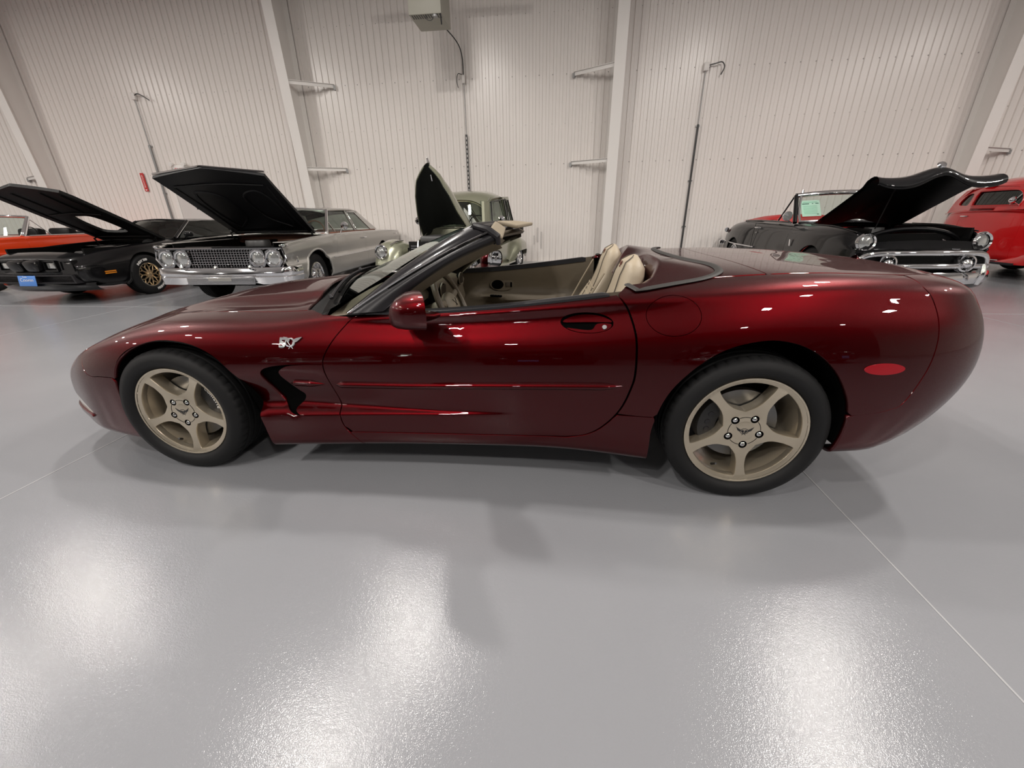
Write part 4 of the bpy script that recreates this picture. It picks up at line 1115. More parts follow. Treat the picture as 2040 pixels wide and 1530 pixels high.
# fender badge: 50 with crossed flags
M_badge = mat('badge_silver', (.75,.75,.76), .18, metal=1.)
for s in (1,-1):
    def onb(a, b, d, s=s):
        q = xz([(a,b)])[0]; p = S1.ev(*q)+S1.nrm(*q)*d; return (p[0], p[1]*s, p[2])
    bc = (.657,.688)
    bd = MB()
    bd.tube([onb(bc[0]-.006+.020*math.cos(a), bc[1]+.016*math.sin(a), .004) for a in np.linspace(0,2*PI,18,endpoint=False)], .0042, 6, closed=True)
    for sg in (-1,1):
        bd.tube([onb(bc[0]+sg*-.010, bc[1]-.026, .006), onb(bc[0]+sg*.030, bc[1]+.018, .006)], .0016, 5)
    bd.prism([[(bc[0]+.008,bc[1]-.004),(bc[0]+.030,bc[1]+.004),(bc[0]+.052,bc[1]+.022),(bc[0]+.028,bc[1]+.018),(bc[0]+.012,bc[1]+.012)]], .003, .008, onb)
    bd.prism([[(bc[0]-.008,bc[1]+.002),(bc[0]-.026,bc[1]+.010),(bc[0]-.036,bc[1]+.022),(bc[0]-.018,bc[1]+.020),(bc[0]-.004,bc[1]+.013)]], .003, .008, onb)
    bo = bd.build('fender_badge', M_badge, CAR, None)
    text_mesh('badge_numeral', '5', .056, M_badge, bo, .003, lambda x,y,z,s=s:onb(bc[0]-.040+x*1.15, bc[1]-.004+y, .004+z), bold=.0025)
# far-side visor of the roadster's tail: bright exhaust tips under the bumper
for y in (-.10,-.04,.04,.10): MB().lathe([(.032,-.06),(.034,.0),(.030,.0),(.028,-.06)],16,(3.50,y,.33),(1,0,0)).build('exhaust_tip', M_chrome, CAR)
# ------------------------------------------------------------------ kit for the parked cars (nose towards -x, left side -y)
M_lampglass = mat('lamp_glass', (.55,.56,.55), .08, metal=.75, coat=1.)
M_amber = mat('amber_lens', (.60,.20,.015), .25, coat=1.)
M_brownlens = mat('brown_lens', (.16,.045,.02), .25, coat=1.)
M_bay = mat('engine_bay_black', (.004,.004,.004), .4, spec=.15, bump=(30,.3))
M_engine = mat('engine_grey', (.10,.10,.10), .4, metal=.6)
M_winglass = glass_mat('window_glass', (.72,.80,.76))
M_darkglass = glass_mat('dark_window_glass', (.10,.10,.10))
class Kit:
    def __init__(self, name, label, loc, head, P, paint, arches, cat_='car'):
        self.root = empty(name, (loc[0], loc[1], 0), head, label, cat_)
        P = np.array(P, float); P[...,1] *= -1; self.P = P
        self.S = Surf(P, False, False, True); self.paint = paint; self.xs = P[:,0,0]; self.m = P.shape[1]-1; self.arches = arches
    def ix(self, x): return float(np.interp(x, self.xs, np.arange(len(self.xs))))
    def arch(self, a):
        xc, zc, r = a[:3]; k = a[3] if len(a) > 3 else 1.
        t = np.linspace(PI+.55, -.55, 26); L = np.stack([xc+r*k*np.cos(t), zc+r*np.sin(t)], 1)
        zb = np.interp(L[:,0], self.xs, self.P[:,0,2]); L = L[L[:,1] > zb+.004]
        return self.S.inv(L, axes=(0,2), jr=(0, self.m*.75))
    def side(self, name, x0, x1, jt, m=None, step=.06, holes=(), mirror=True, gap=.003):
        i0, i1 = self.ix(x0+gap), self.ix(x1-gap); lo = []
        A = [q for a in self.arches for q in [self.arch(a)] if x0 < a[0] < x1]
        cur = i0
        for q in A:
            lo += [(i,0) for i in np.linspace(cur, q[0][0], 6)][:-1 if len(q) else None]; lo += [tuple(p) for p in q]; cur = q[-1][0]
        lo += [(i,0) for i in np.linspace(cur, i1, 8)]
        up = [(i1,jt)]+[(i,jt) for i in np.linspace(i1, i0, 12)][1:]
        return panel(name, self.S, [np.array(lo+up)]+[np.array(h) for h in holes], m or self.paint, self.root, step, mirror=mirror, thick=.02)
    def top(self, name, x0, x1, j0, m=None, step=.07, j1=None, gap=.003):
        i0, i1 = self.ix(x0+gap), self.ix(x1-gap); j1 = j1 or self.m
        L = [(i,j0) for i in np.linspace(i0,i1,12)]+[(i1,j) for j in np.linspace(j0,j1,6)][1:]+[(i,j1) for i in np.linspace(i1,i0,12)][1:]+[(i0,j) for j in np.linspace(j1,j0,6)][1:-1]
        return panel(name, self.S, [np.array(L)], m or self.paint, self.root, step, mirror=True)
    def cap(self, name, end, m=None, j1=None):
        r = self.P[0 if end == 0 else -1][:(j1 or self.m)+1]; V = [tuple(p) for p in r]+[(p[0],-p[1],p[2]) for p in r[::-1] if abs(p[1]) > 1e-6]
        f = tuple(range(len(V)))
        return mesh(name, V, [f if end == 0 else f[::-1]], m or self.paint, self.root, None)
    def under(self, jt):
        n = len(self.xs)-1
        A = []; 
        L = [(i,0) for i in np.linspace(0,n,30)]
        lo = []; cur = 0.
        for a in self.arches:
            q = self.arch(a); lo += [(i,0) for i in np.linspace(cur, q[0][0], 6)][:-1]; lo += [tuple(p) for p in q]; cur = q[-1][0]
        lo += [(i,0) for i in np.linspace(cur, n, 8)]
        panel('inner_shell', self.S, [np.array(lo+[(n,jt)]+[(i,jt) for i in np.linspace(n,0,16)][1:])], M_void, self.root, .15, off=-.03, edge=False, mirror=True)
        zb = self.P[:,0,2].mean(); w_ = np.abs(self.P[:,0,1]).min()
        MB().box((float(self.xs[0]+self.xs[-1])/2,0,zb+.03),(float(self.xs[-1]-self.xs[0])-.2,2*w_-.55,.06)).build('underbody', M_void, self.root, None)
    def patch(self, name, a, b, c, d, m, bow=(0,0,0), n=7, sm=60):
        a, b, c, d, w_ = (np.array(p, float) for p in (a,b,c,d,bow)); rows = []
        for u in np.linspace(0,1,n):
            p, q = a+(d-a)*u, b+(c-b)*u
            rows.append([p+(q-p)*v+w_*math.sin(PI*v)*(1 if True else 0) for v in np.linspace(0,1,n+4)])
        return MB().loft(rows).build(name, m, self.root, sm)
    def bar(self, name, pts, r, m, n=8, flat=1., up=None, parent=None, sm=True):
        return MB().tube(smooth(pts,5) if sm and len(pts) > 2 else pts, r if not hasattr(r,'__len__') else np.interp(np.linspace(0,1,(len(pts)-1)*5+1 if sm and len(pts) > 2 else len(pts)), np.linspace(0,1,len(r)), r), n, flat=flat, up=up).build(name, m, parent or self.root, 50)
    def both(self, fn):
        for s in (-1,1): fn(s)
    def headlamp(self, c, r, ax=(-1,0,0), parent=None, bezel=.02, proj=.0):
        b = MB().lathe([(r,-.03),(r+bezel*.9,-.02),(r+bezel,.005),(r+bezel*.5,.018+proj),(r,.012)],28,c,ax).build('headlamp_bezel', M_chrome, parent or self.root)
        MB().lathe([(0,.014),(r*.4,.012),(r*.75,.005),(r,-.004)],24,c,ax).build('headlamp_lens', M_lampglass, b)
        return b
    def wheel(self, x, y, R, rimr, half, style='steel', letters=None):
        V, F = tyre_mesh(R, rimr, half, 72, 2, False); s = -1 if y < 0 else 1
        W_ = mesh('wheel', V, F, M_rub, self.root, 40); W_.location = (x, y-s*half, R); W_.rotation_euler = (0,0,0 if s < 0 else PI); lip = -half*.80
        if style == 'snow':
            gold = mat('gold_alloy', (.55,.41,.25), .3, metal=.9); rim = mat('polished_rim', (.62,.56,.46), .2, metal=1.)
            MB().lathe([(rimr+.004,lip+.02),(rimr+.006,lip-.012),(rimr-.004,lip-.014),(rimr-.012,lip+.0),(rimr-.018,lip+.03),(rimr-.02,half*.6)],48,(0,0,0),(0,1,0)).build('rim_lip', rim, W_)
            MB().lathe([(0,lip+.085),(rimr-.02,lip+.085)],32,(0,0,0),(0,1,0)).build('wheel_back', M_void, W_)
            for k in range(10):
                a = 2*PI*k/10; r0, r1 = rimr*.25, rimr*.62
                P0 = (r0*math.cos(a),lip+.0,r0*math.sin(a)); P1 = (r1*math.cos(a),lip+.02,r1*math.sin(a)); mb = MB().tube([P0,P1], [.016,.011], 6)
                for d in (-.26,.26): mb.tube([P1,((rimr-.012)*math.cos(a+d),lip+.012,(rimr-.012)*math.sin(a+d))], [.011,.008], 6)
                mb.build('spoke', gold, W_)
            MB().lathe([(0,lip-.02),(.03,lip-.018),(rimr*.27,lip+.0),(rimr*.3,lip+.03)],20,(0,0,0),(0,1,0)).build('hub_cap', gold, W_)
        elif style == 'chrome':
            MB().lathe([(rimr+.004,lip+.02),(rimr+.006,lip-.010),(rimr-.01,lip-.012),(rimr-.02,lip+.012),(rimr*.72,lip+.02),(rimr*.62,lip-.0),(rimr*.55,lip-.018),(rimr*.2,lip-.022),(rimr*.18,lip-.04),(0,lip-.045)],40,(0,0,0),(0,1,0)).build('wheel_cover', M_chrome, W_)
            for k in range(10):
                a = 2*PI*k/10; MB().tube([(rimr*.6*math.cos(a),lip-.012,rimr*.6*math.sin(a)),(rimr*.86*math.cos(a),lip+.004,rimr*.86*math.sin(a))], [.008,.012], 6).build('cover_fin', M_steel, W_)
        else:
            MB().lathe([(rimr+.004,lip+.02),(rimr+.005,lip-.008),(rimr-.012,lip-.004),(rimr-.02,lip+.03),(rimr*.5,lip+.03),(rimr*.45,lip-.005),(0,lip-.02)],32,(0,0,0),(0,1,0)).build('rim', M_steel, W_)
        for txt, ang, rr_, flip in (letters or ()):
            def xf(px, py, pz, ang=ang, rr_=rr_):
                a = ang-px/rr_; r = rr_+py; return (r*math.cos(a), -half*1.035-pz-.001, r*math.sin(a))
            def xf2(px, py, pz, ang=ang, rr_=rr_):
                a = ang+px/rr_; r = rr_-py; return (r*math.cos(a), -half*1.035-pz-.001, r*math.sin(a))
            text_mesh('tyre_lettering', txt, .052, M_white, W_, .0015, xf2 if flip else xf, bold=.0015)
        return W_
    def well(self, a, y0, y1):
        L = np.array([(a[0]+a[2]*math.cos(t), a[1]+a[2]*math.sin(t)) for t in np.linspace(PI+.3,-.3,20)])
        for s in (-1,1):
            b = MB().loft([[(p[0],s*y,p[1]) for p in L] for y in (y0,y1)]); V = [(a[0],s*y1,a[1])]+[(p[0],s*y1,p[1]) for p in L]; b.add(V, [(0,k,k+1) for k in range(1,len(L))])
            b.build('wheel_well', M_void, self.root, 60)
    def hood(self, hx, hz, th, outline, m_top, m_bot, crown=.03, holes=(), t=.035, ribs=(), lip=0.):
        """raised bonnet: outline in (distance forward of the hinge, y)"""
        H = empty('hood_hinge', (hx,0,hz)); H.parent = self.root; bpy.data.objects.remove(H)
        g = []
        A = np.array(dens(outline,.06)); Hs = [np.array(dens(h,.05)) for h in holes]
        gx, gy = np.meshgrid(np.arange(A[:,0].min()+.04,A[:,0].max(),.08),np.arange(A[:,1].min()+.04,A[:,1].max(),.08)); g = np.stack([gx.ravel(),gy.ravel()],1)
        loops = [A]+Hs; g = g[inside(loops,g)]; B = np.concatenate(loops); g = g[np.array([((p-B)**2).sum(1).min() for p in g]) > .03**2]
        T, pts = tri2d(loops, g); W2 = np.abs(A[:,1]).max()
        def zz(d, y): return crown*(1-(y/W2)**2)
        c, s = math.cos(th), math.sin(th)
        def place(d, y, z): return (-d*c+z*s, y, d*s+z*c)
        top = [place(d, y, zz(d,y)) for d, y in pts]; bot_ = [place(d, y, zz(d,y)-t) for d, y in pts]; n = len(pts)
        F = [tuple(q) for q in T]
        o1 = MB().add(top, F).build('hood', m_top, self.root, 60)
        e = MB().add(bot_, F); k = 0; mp = {}
        for L in loops:
            L = [tuple(p) for p in L]; e2 = [place(d,y,zz(d,y)) for d,y in L]; e3 = [place(d,y,zz(d,y)-t) for d,y in L]
            e.loft([e2+[e2[0]], e3+[e3[0]]])
        o2 = e.build('hood_underside', m_bot, o1, 40)
        for r in ribs:
            MB().tube(smooth([place(d,y,zz(d,y)-t-.004) for d,y in r],4), .02, 6, flat=.6).build('hood_rib', m_bot, o1)
        o1.location = (hx,0,hz)
        return o1, place
def rsec(W_, zt, rows): return [(W_*a if a <= 1 and b is None else a, b) for a, b in rows]
# ------------------------------------------------------------------ silver two-door sedan
M_silver = mat('silver_paint', (.40,.385,.36), .28, metal=.55, coat=.8, vary=(2,.02))
def sedan_sections():
    xs = [-.82,-.6,-.3,0,.4,.8,1.3,1.9,2.5,3.02,3.5,4.0,4.42]
    zt = [.865,.895,.918,.935,.95,.958,.962,.960,.955,.948,.938,.922,.905]; Ws = [.955,.975,.990,1.0,1.005,1.005,1.005,1.005,1.005,1.005,1.0,.985,.955]
    P = []
    for x, z, w_ in zip(xs, zt, Ws):
        sill = .275 if x > -.5 else .42
        P.append([(x,y,zz) for y, zz in ((w_-.10,sill),(w_-.015,sill+.05),(w_-.002,max(.50,sill+.1)),(w_,.575),(w_-.012,.605),(w_-.030,.64),(w_-.018,.72),(w_-.004,z-.125),(w_-.016,z-.06),(w_-.030,z-.006),(w_-.055,z+.004),(.78,z+.008),(.45,z+.018),(0,z+.026))])
    return P
K = Kit('silver_sedan', 'silver two-door sedan with chrome egg-crate grille and raised black-lined hood', (-2.99,3.88), 1.626, sedan_sections(), M_silver, [(0,.36,.40),(3.02,.36,.37)])
R_ = K.root; JT = 10.4
K.side('front_fender', -.82, .72, JT); K.side('door', .72, 2.02, JT); K.side('rear_quarter', 2.02, 4.42, JT)
K.under(9); K.top('cowl', .60, .86, 10.4); K.top('trunk_lid', 3.0, 4.40, 10.5)
K.cap('rear_panel', 1)
for a in K.arches: K.well(a, .95, .55)
K.wheel(0,-.935,.345,.205,.10,'chrome'); K.wheel(0,.935,.345,.205,.10,'chrome'); K.wheel(3.02,-.935,.345,.205,.10,'chrome'); K.wheel(3.02,.935,.345,.205,.10,'chrome')
# arch and side mouldings
for s in (-1,1):
    q = K.arch(K.arches[0]); p = K.S.ev(q[:,0],q[:,1])*np.array([1,-s,1])
    MB().tube(p, .016, 6).build('arch_moulding', M_silver, R_)
    MB().tube([(x,s*1.012,.59) for x in np.linspace(.5,4.3,20)], .013, 6).build('side_moulding', M_chrome, R_)
    MB().tube([(x,s*(np.interp(x,[-.8,0,1,3,4.4],[.945,.99,.998,.995,.945])),np.interp(x,[-.8,0,1.3,3,4.4],[.866,.936,.963,.949,.906])) for x in np.linspace(-.8,4.4,30)], .006, 6).build('belt_moulding', M_chrome, R_)
    K.bar('door_handle', [(1.82,s*1.0,.84),(1.84,s*1.035,.845),(1.98,s*1.035,.848),(2.0,s*1.0,.848)], .012, M_chrome)
    MB().box((-.62,s*.985,.66),(.035,.02,.09),bevel=.008).build('fender_badge', M_chrome, R_)
    m_ = MB().lathe([(0,.03),(.05,.026),(.066,.01),(.062,-.02),(.02,-.05),(0,-.05)],20,(.98,s*1.06,1.085),(1,0,0)).build('door_mirror', M_chrome, R_)
    K.bar('mirror_stalk', [(.98,s*.97,.965),(.96,s*1.0,1.02),(.96,s*1.05,1.07)], .010, M_chrome, parent=m_)
    MB().box((4.0,s*1.003,.845),(.09,.012,.03),bevel=.006).build('quarter_badge', M_chrome, R_)
# grille
g = MB(); zt, zb = .815, .565
for k in range(8): g.box((-.845,0,zb+.02+k*(zt-zb-.02)/7),(.016,1.26,.008))
for k in range(31): g.box((-.848,-.62+k*1.24/30,(zt+zb)/2+.005),(.016,.008,zt-zb))
g.build('grille', M_chrome, R_, None)
MB().box((-.80,0,.69),(.02,1.86,.27)).build('grille_back', M_bay, R_, None)
fr = [(-.86,-.93,.83),(-.86,.93,.83),(-.86,.955,.70),(-.86,.86,.545),(-.86,-.86,.545),(-.86,-.955,.70)]
MB().tube(fr, .018, 6, closed=True).build('grille_frame', M_chrome, R_)
for s in (-1,1):
    for y in (.56,.79):
        b = K.headlamp((-.875,s*y,.70), .088, bezel=.026)
        MB().prism([[(-.125,-.05),(-.10,.09),(-.03,.125),(.03,.125),(.10,.09),(.125,-.05),(.07,-.13),(-.07,-.13)], circle(0,0,.09,20)], -.885,-.85, lambda a,bb,d,s=s,y=y:(d,s*y+a,.70+bb)).build('headlamp_panel', M_chrome, b, None)
    MB().box((-.885,s*.70,.556),(.03,.15,.04),bevel=.008).build('turn_signal', M_brownlens, R_)
    MB().box((-.80,s*.935,.865),(.10,.07,.035),bevel=.012).build('fender_cap', M_chrome, R_)
# front bumper
bs = []
half_ = [(-.985+.03*(q/.6)**2, q) for q in np.linspace(0,.88,13)]+[(-.905,.93),(-.88,.97),(-.84,1.0),(-.78,1.02),(-.70,1.03),(-.60,1.035)]
for x, y in [(p[0],-p[1]) for p in half_[::-1]]+half_[1:]:
    dz = .03*np.clip((.56-abs(y))/.08,0,1); o_ = 1 if abs(y) < .95 else 0; sy = .0 if o_ else -math.copysign(.012,y)
    bs.append([(x+.07*o_,y+sy*4,.575),(x+.015*o_,y+sy,.578),(x,y,.555),(x-.012*o_,y-sy*.6,.50-dz*.3),(x+.012*o_,y+sy,.46),(x,y,.445),(x+.025*o_,y+sy*2,.345+dz),(x+.06*o_,y+sy*4,.34+dz)])
MB().loft(bs).build('front_bumper', M_chrome, R_, 30)
pl = MB().box((-.972,0,.40),(.02,1.0,.10),bevel=.006).build('bumper_centre_panel', M_steel, R_)
for k in range(5): MB().box((-.985,0,.362+k*.018),(.006,.96,.006)).build('panel_rib', M_chrome, pl, None)
for y in (-.50,0,.50): MB().box((-.99,y,.585),(.05,.06,.06),(0,.4,0),bevel=.02).build('bumper_guard', M_chrome, pl)
MB().box((-.99,0,.425),(.012,.34,.05),bevel=.004).build('licence_bracket', M_silver, pl)
MB().box((4.50,0,.52),(.12,1.9,.16),bevel=.05).build('rear_bumper', M_chrome, R_)
# engine bay
MB().box((-.1,0,.55),(1.35,1.5,.3)).build('engine_bay', M_bay, R_, None)
MB().box((-.66,0,.77),(.06,1.3,.16),bevel=.02).build('radiator', M_bay, R_)
e = MB().box((.05,0,.72),(.62,.48,.16),bevel=.03).lathe([(.0,.06),(.17,.06),(.18,.03),(.18,-.03),(0,-.03)],24,(.05,0,.84)).build('engine', M_engine, R_)
for s in (-1,1):
    MB().box((-.05,s*.83,.90),(1.40,.16,.012),bevel=.004).build('fender_inner_ledge', M_silver, R_)
    MB().box((-.05,s*.75,.80),(1.40,.015,.2)).build('inner_fender', M_bay, R_, None)
    K.bar('hood_hinge', [(.50,s*.70,.90),(.45,s*.71,1.0),(.60,s*.68,1.05),(.52,s*.68,1.10)], .014, M_bay, sm=False)
h, place = K.hood(.60, 1.00, math.radians(32), [(0,-.70),(.5,-.74),(1.25,-.78),(1.48,-.80),(1.62,0),(1.48,.80),(1.25,.78),(.5,.74),(0,.70)], M_silver, mat('hood_lining',(.007,.007,.008),.45,spec=.3), .03, t=.04,
   ribs=[[(.08,-.62),(.08,.62)],[(1.28,-.66),(1.30,0),(1.28,.66)],[(.12,-.60),(.7,-.62),(1.25,-.68)],[(.12,.60),(.7,.62),(1.25,.68)],[(.2,-.45),(.5,-.16),(1.0,-.16),(1.15,-.45),(.9,-.55),(.4,-.52),(.2,-.45)],[(.2,.45),(.5,.16),(1.0,.16),(1.15,.45),(.9,.55),(.4,.52),(.2,.45)]])
MB().tube([place(1.485+.135*(1-abs(t)),.80*t,.02) for t in np.linspace(-1,1,21)], .014, 6).build('hood_edge_trim', M_chrome, h)
# cabin
A_b, A_t, C_t, C_b = (.80,-.80,.975), (1.26,-.635,1.345), (2.62,-.62,1.335), (3.12,-.78,.985)
f = lambda p, s: (p[0], -p[1]*s*-1 if s < 0 else -p[1], p[2])
mir = lambda p: (p[0], -p[1], p[2])
rows = []
for x, w_, z in ((1.20,.60,1.350),(1.30,.65,1.375),(1.7,.67,1.408),(2.2,.67,1.412),(2.55,.65,1.388),(2.72,.60,1.345)):
    rows.append([(x-.05*math.cos(v*PI/2), w_*math.sin(v*PI/2)*1.0 if True else 0, z-.055*abs(math.sin(v*PI/2))**4) for v in np.linspace(-1,1,17)])
MB().loft(rows).build('roof', M_silver, R_, 60)
MB().loft([[(p[0],p[1]*.98,p[2]-.03) for p in r] for r in rows]).build('headliner', M_bay, R_, 60)
M_bint = mat('brown_interior', (.16,.06,.035), .6)
for s in (-1,1):
    sg = lambda p: (p[0], p[1]*-s, p[2])
    K.bar('windscreen_pillar', [sg(A_b), sg(A_t)], .026, M_chrome, sm=False)
    K.bar('roof_rail', [sg(A_t), sg((1.7,-.665,1.36)), sg((2.2,-.66,1.362)), sg(C_t)], .022, M_silver)
    cp = [(2.50,.62,1.345),(2.72,.60,1.345),(3.25,.80,.965),(2.90,.80,.965)]
    MB().add([(x,y*s,z) for x,y,z in cp]+[(x,(y-.04)*s,z) for x,y,z in cp], [(0,1,2,3),(7,6,5,4),(0,4,5,1),(1,5,6,2),(2,6,7,3),(3,7,4,0)]).build('rear_pillar', M_silver, R_, None)
    K.bar('centre_pillar', [sg((2.02,-.80,.97)), sg((1.94,-.66,1.35))], .022, M_silver, sm=False, flat=.6)
    K.bar('vent_frame', [sg((1.14,-.79,.975)), sg((1.02,-.745,1.15))], .010, M_chrome, sm=False)
    K.bar('rear_window_frame', [sg((2.10,-.80,.975)), sg((2.02,-.67,1.33)), sg((2.42,-.655,1.325)), sg((2.86,-.79,.985))], .012, M_chrome, sm=False)
    K.patch('side_glass', sg((.86,-.80,.97)), sg((1.98,-.80,.965)), sg((1.92,-.655,1.345)), sg((1.27,-.64,1.34)), M_winglass)
    K.patch('quarter_glass', sg((2.06,-.80,.965)), sg((2.90,-.80,.97)), sg((2.50,-.64,1.34)), sg((1.99,-.655,1.345)), M_winglass)
    MB().box((1.5,s*.84,.90),(1.3,.10,.16),bevel=.03).build('door_card', M_bint, R_)
    MB().box((2.5,s*.84,.90),(.9,.10,.16),bevel=.03).build('quarter_card', M_bint, R_)
K.patch('windscreen', mir(A_b), A_b, A_t, mir(A_t), M_winglass, (-.14,0,.02))
K.bar('windscreen_header', [mir(A_t), (1.16,0,1.385), A_t], .020, M_chrome)
K.bar('windscreen_base', [mir(A_b), (.60,0,.99), A_b], .014, M_chrome)
K.patch('rear_glass', (2.66,.58,1.34),(2.66,-.58,1.34),(3.22,-.74,.975),(3.22,.74,.975), M_winglass, (.10,0,.01))
MB().box((.86,0,.93),(.22,1.55,.10),bevel=.03).build('dashboard', M_bint, R_)
for y in (-.4,.4): MB().box((1.75,y,.78),(.18,.58,.45),(0,.2,0),bevel=.05).build('front_seat', M_bint, R_)
MB().box((2.75,0,.75),(.18,1.3,.42),(0,.25,0),bevel=.05).build('rear_seat', M_bint, R_)
MB().tube([(1.18+.06*math.sin(a),-.38+.19*math.cos(a),1.0+.17*math.sin(a)) for a in np.linspace(0,2*PI,28,endpoint=False)], .010, 6, closed=True).build('steering_wheel', M_bint, R_)
for y in (-.3,.25): K.bar('wiper_arm', [(.60,y,.99),(.72,y+.28,1.06)], .006, M_chrome, sm=False)
# ------------------------------------------------------------------ black coupe with the shaker hole in its hood
M_blk = mat('black_paint', (.004,.004,.0045), .3, spec=.1, coat=.8, coat_rough=.02)
def coupe_sections():
    xs = [-1.04,-.98,-.80,-.5,-.2,0,.3,.7,1.2,1.8,2.3,2.75,3.2,3.6,3.9]
    zt = [.66,.70,.755,.80,.83,.845,.86,.88,.895,.90,.905,.905,.885,.85,.81]; Ws = [.80,.84,.885,.905,.918,.922,.918,.905,.90,.90,.91,.925,.92,.88,.80]
    P = []
    for x, z, w_ in zip(xs, zt, Ws):
        sill = np.interp(x, [-1.04,-.9,-.4,0], [.40,.27,.22,.21])
        P.append([(x,y,zz) for y, zz in ((w_-.12,sill),(w_-.025,sill+.05),(w_-.005,.40 if sill < .3 else .47),(w_,.52),(w_-.012,.61 if x > -.9 else .58),(w_-.055,z-.10 if x > -.9 else .62),(w_-.12,z-.035),(w_-.20,z),(.45,z+.018),(0,z+.028))])
    return P
K = Kit('black_coupe', 'black coupe with gold honeycomb wheels and open hood with a hole through it', (-6.25,4.15), 1.565, coupe_sections(), M_blk, [(0,.335,.385),(2.75,.335,.375)])
R_ = K.root
K.side('front_fender', -1.04, .78, 7.); K.side('door', .78, 2.18, 7.); K.side('rear_quarter', 2.18, 3.9, 7.); K.under(6)
K.top('cowl', .70, 1.0, 7.); K.top('trunk_lid', 2.9, 3.88, 7.); K.cap('rear_panel', 1); K.top('nose_panel', -1.04, -.80, 7.)
K.cap('front_fascia', 0)
for a in K.arches: K.well(a, .88, .5)
LET = [('INDY 500', PI*.62, .255, False), ('FIREHAWK', -PI*.30, .255, True)]
for s in (-1,1):
    K.wheel(0, s*.90, .335, .195, .115, 'snow', LET if s < 0 else None); K.wheel(2.75, s*.905, .335, .195, .115, 'snow')
# nose: lamp sockets, twin snouts, lower grille, chin
for s in (-1,1):
    for y in (.40,.66):
        so = MB().prism([[(-.115,-.085),(.115,-.085),(.105,.075),(-.105,.075)],[(-.095,-.065),(.095,-.065),(.085,.055),(-.085,.055)]], -1.075,-.98, lambda a,b,d,s=s,y=y:(d+.10*max(0,y-.45),s*y+a,.60+b)).build('lamp_socket', M_blk, R_, None)
        MB().box((-1.03+.10*max(0,y-.45),s*y,.595),(.03,.185,.12),bevel=.01).build('headlamp', M_bay, so)
        MB().box((-1.05+.10*max(0,y-.45),s*y-.0,.60),(.02,.135,.085),bevel=.008).build('headlamp_lens', M_lampglass, so)
    MB().box((-1.09,s*.14,.60),(.12,.24,.16),(0,-.25,0),bevel=.04).build('nose_snout', M_blk, R_)
    gr = MB().prism([[(-.33,-.065),(.33,-.065),(.30,.065),(-.33,.065)],[(-.30,-.045),(.30,-.045),(.275,.045),(-.30,.045)]], -1.12,-1.0, lambda a,b,d,s=s:(d+.05*abs(a/.33+.8)*.5,s*(.42+a),.40+b)).build('grille_frame', M_satin, R_, None)
    MB().box((-1.03,s*.42,.40),(.02,.62,.11)).build('grille_mesh', M_bay, gr, None)
    for k in range(6): MB().box((-1.06,s*.42,.362+k*.016),(.012,.58,.004)).build('grille_slat', M_satin, gr, None)
    for dz in (0,-.028): MB().box((-.66,s*.912,.475+dz),(.17,.012,.017)).build('side_marker', M_amber, R_, None)
    K.bar('wheel_spat', [(-.46,s*.90,.24),(-.40,s*.925,.30),(-.36,s*.93,.42)], .02, M_blk)
ln = []
for y in np.linspace(-.86,.86,25):
    x = -1.11+.22*(abs(y)/.86)**2.6; ln.append([(x+.10,y,.335),(x,y,.33),(x-.015,y,.30),(x+.02,y,.245),(x+.08,y,.205),(x+.2,y,.20)])
MB().loft(ln).build('chin_spoiler', M_blk, R_, 40)
ln = []
for y in np.linspace(-.86,.86,25):
    x = -1.10+.24*(abs(y)/.86)**2.4; ln.append([(x+.12,y,.53),(x+.01,y,.525),(x-.015,y,.50),(x-.012,y,.472),(x+.03,y,.465)])
MB().loft(ln).build('bumper_bar', M_blk, R_, 40)
M_bluep = mat('blue_plate', (.07,.19,.50), .4)
p_ = MB().box((-1.155,0,.385),(.008,.31,.155),(0,.16,0),bevel=.003).build('front_plate', M_bluep, R_)
px = lambda x,y,z:(-1.1605-z-.16*y, -x, .385+y)
text_mesh('plate_lettering', 'Coogan', .075, M_white, p_, .0008, lambda x,y,z:px(x,y+.012,z), shear=.25)
text_mesh('plate_lettering', 'classic cars', .032, M_white, p_, .0008, lambda x,y,z:px(x,y-.045,z))
text_mesh('plate_lettering', 'Florida', .026, M_white, p_, .0008, lambda x,y,z:px(x,y+.06,z))
# engine bay with shaker scoop
MB().box((-.05,0,.50),(1.45,1.36,.3)).build('engine_bay', M_bay, R_, None)
for s in (-1,1): MB().box((-.05,s*.70,.745),(1.45,.03,.16)).build('inner_fender', M_bay, R_, None)
sh = [(x,[(y*w_,zz) for y, zz in ((-1,.74),(-.9,.80),(-.5,.83),(.5,.83),(.9,.80),(1,.74))]) for x, w_ in ((-.12,.16),(.0,.24),(.3,.26),(.42,.24))]
MB().loft([[(x,y,z) for y,z in r] for x, r in sh], False).build('shaker_scoop', M_blk, R_, 40)
MB().box((.15,0,.68),(.6,.62,.12),bevel=.03).build('engine', M_engine, R_)
for s in (-1,1): K.bar('hood_hinge', [(.60,s*.62,.80),(.55,s*.64,.92),(.66,s*.62,.98)], .016, M_bay, sm=False)
K.bar('brake_booster', [(.55,-.45,.78),(.62,-.45,.80)], .11, M_engine, sm=False, n=16)
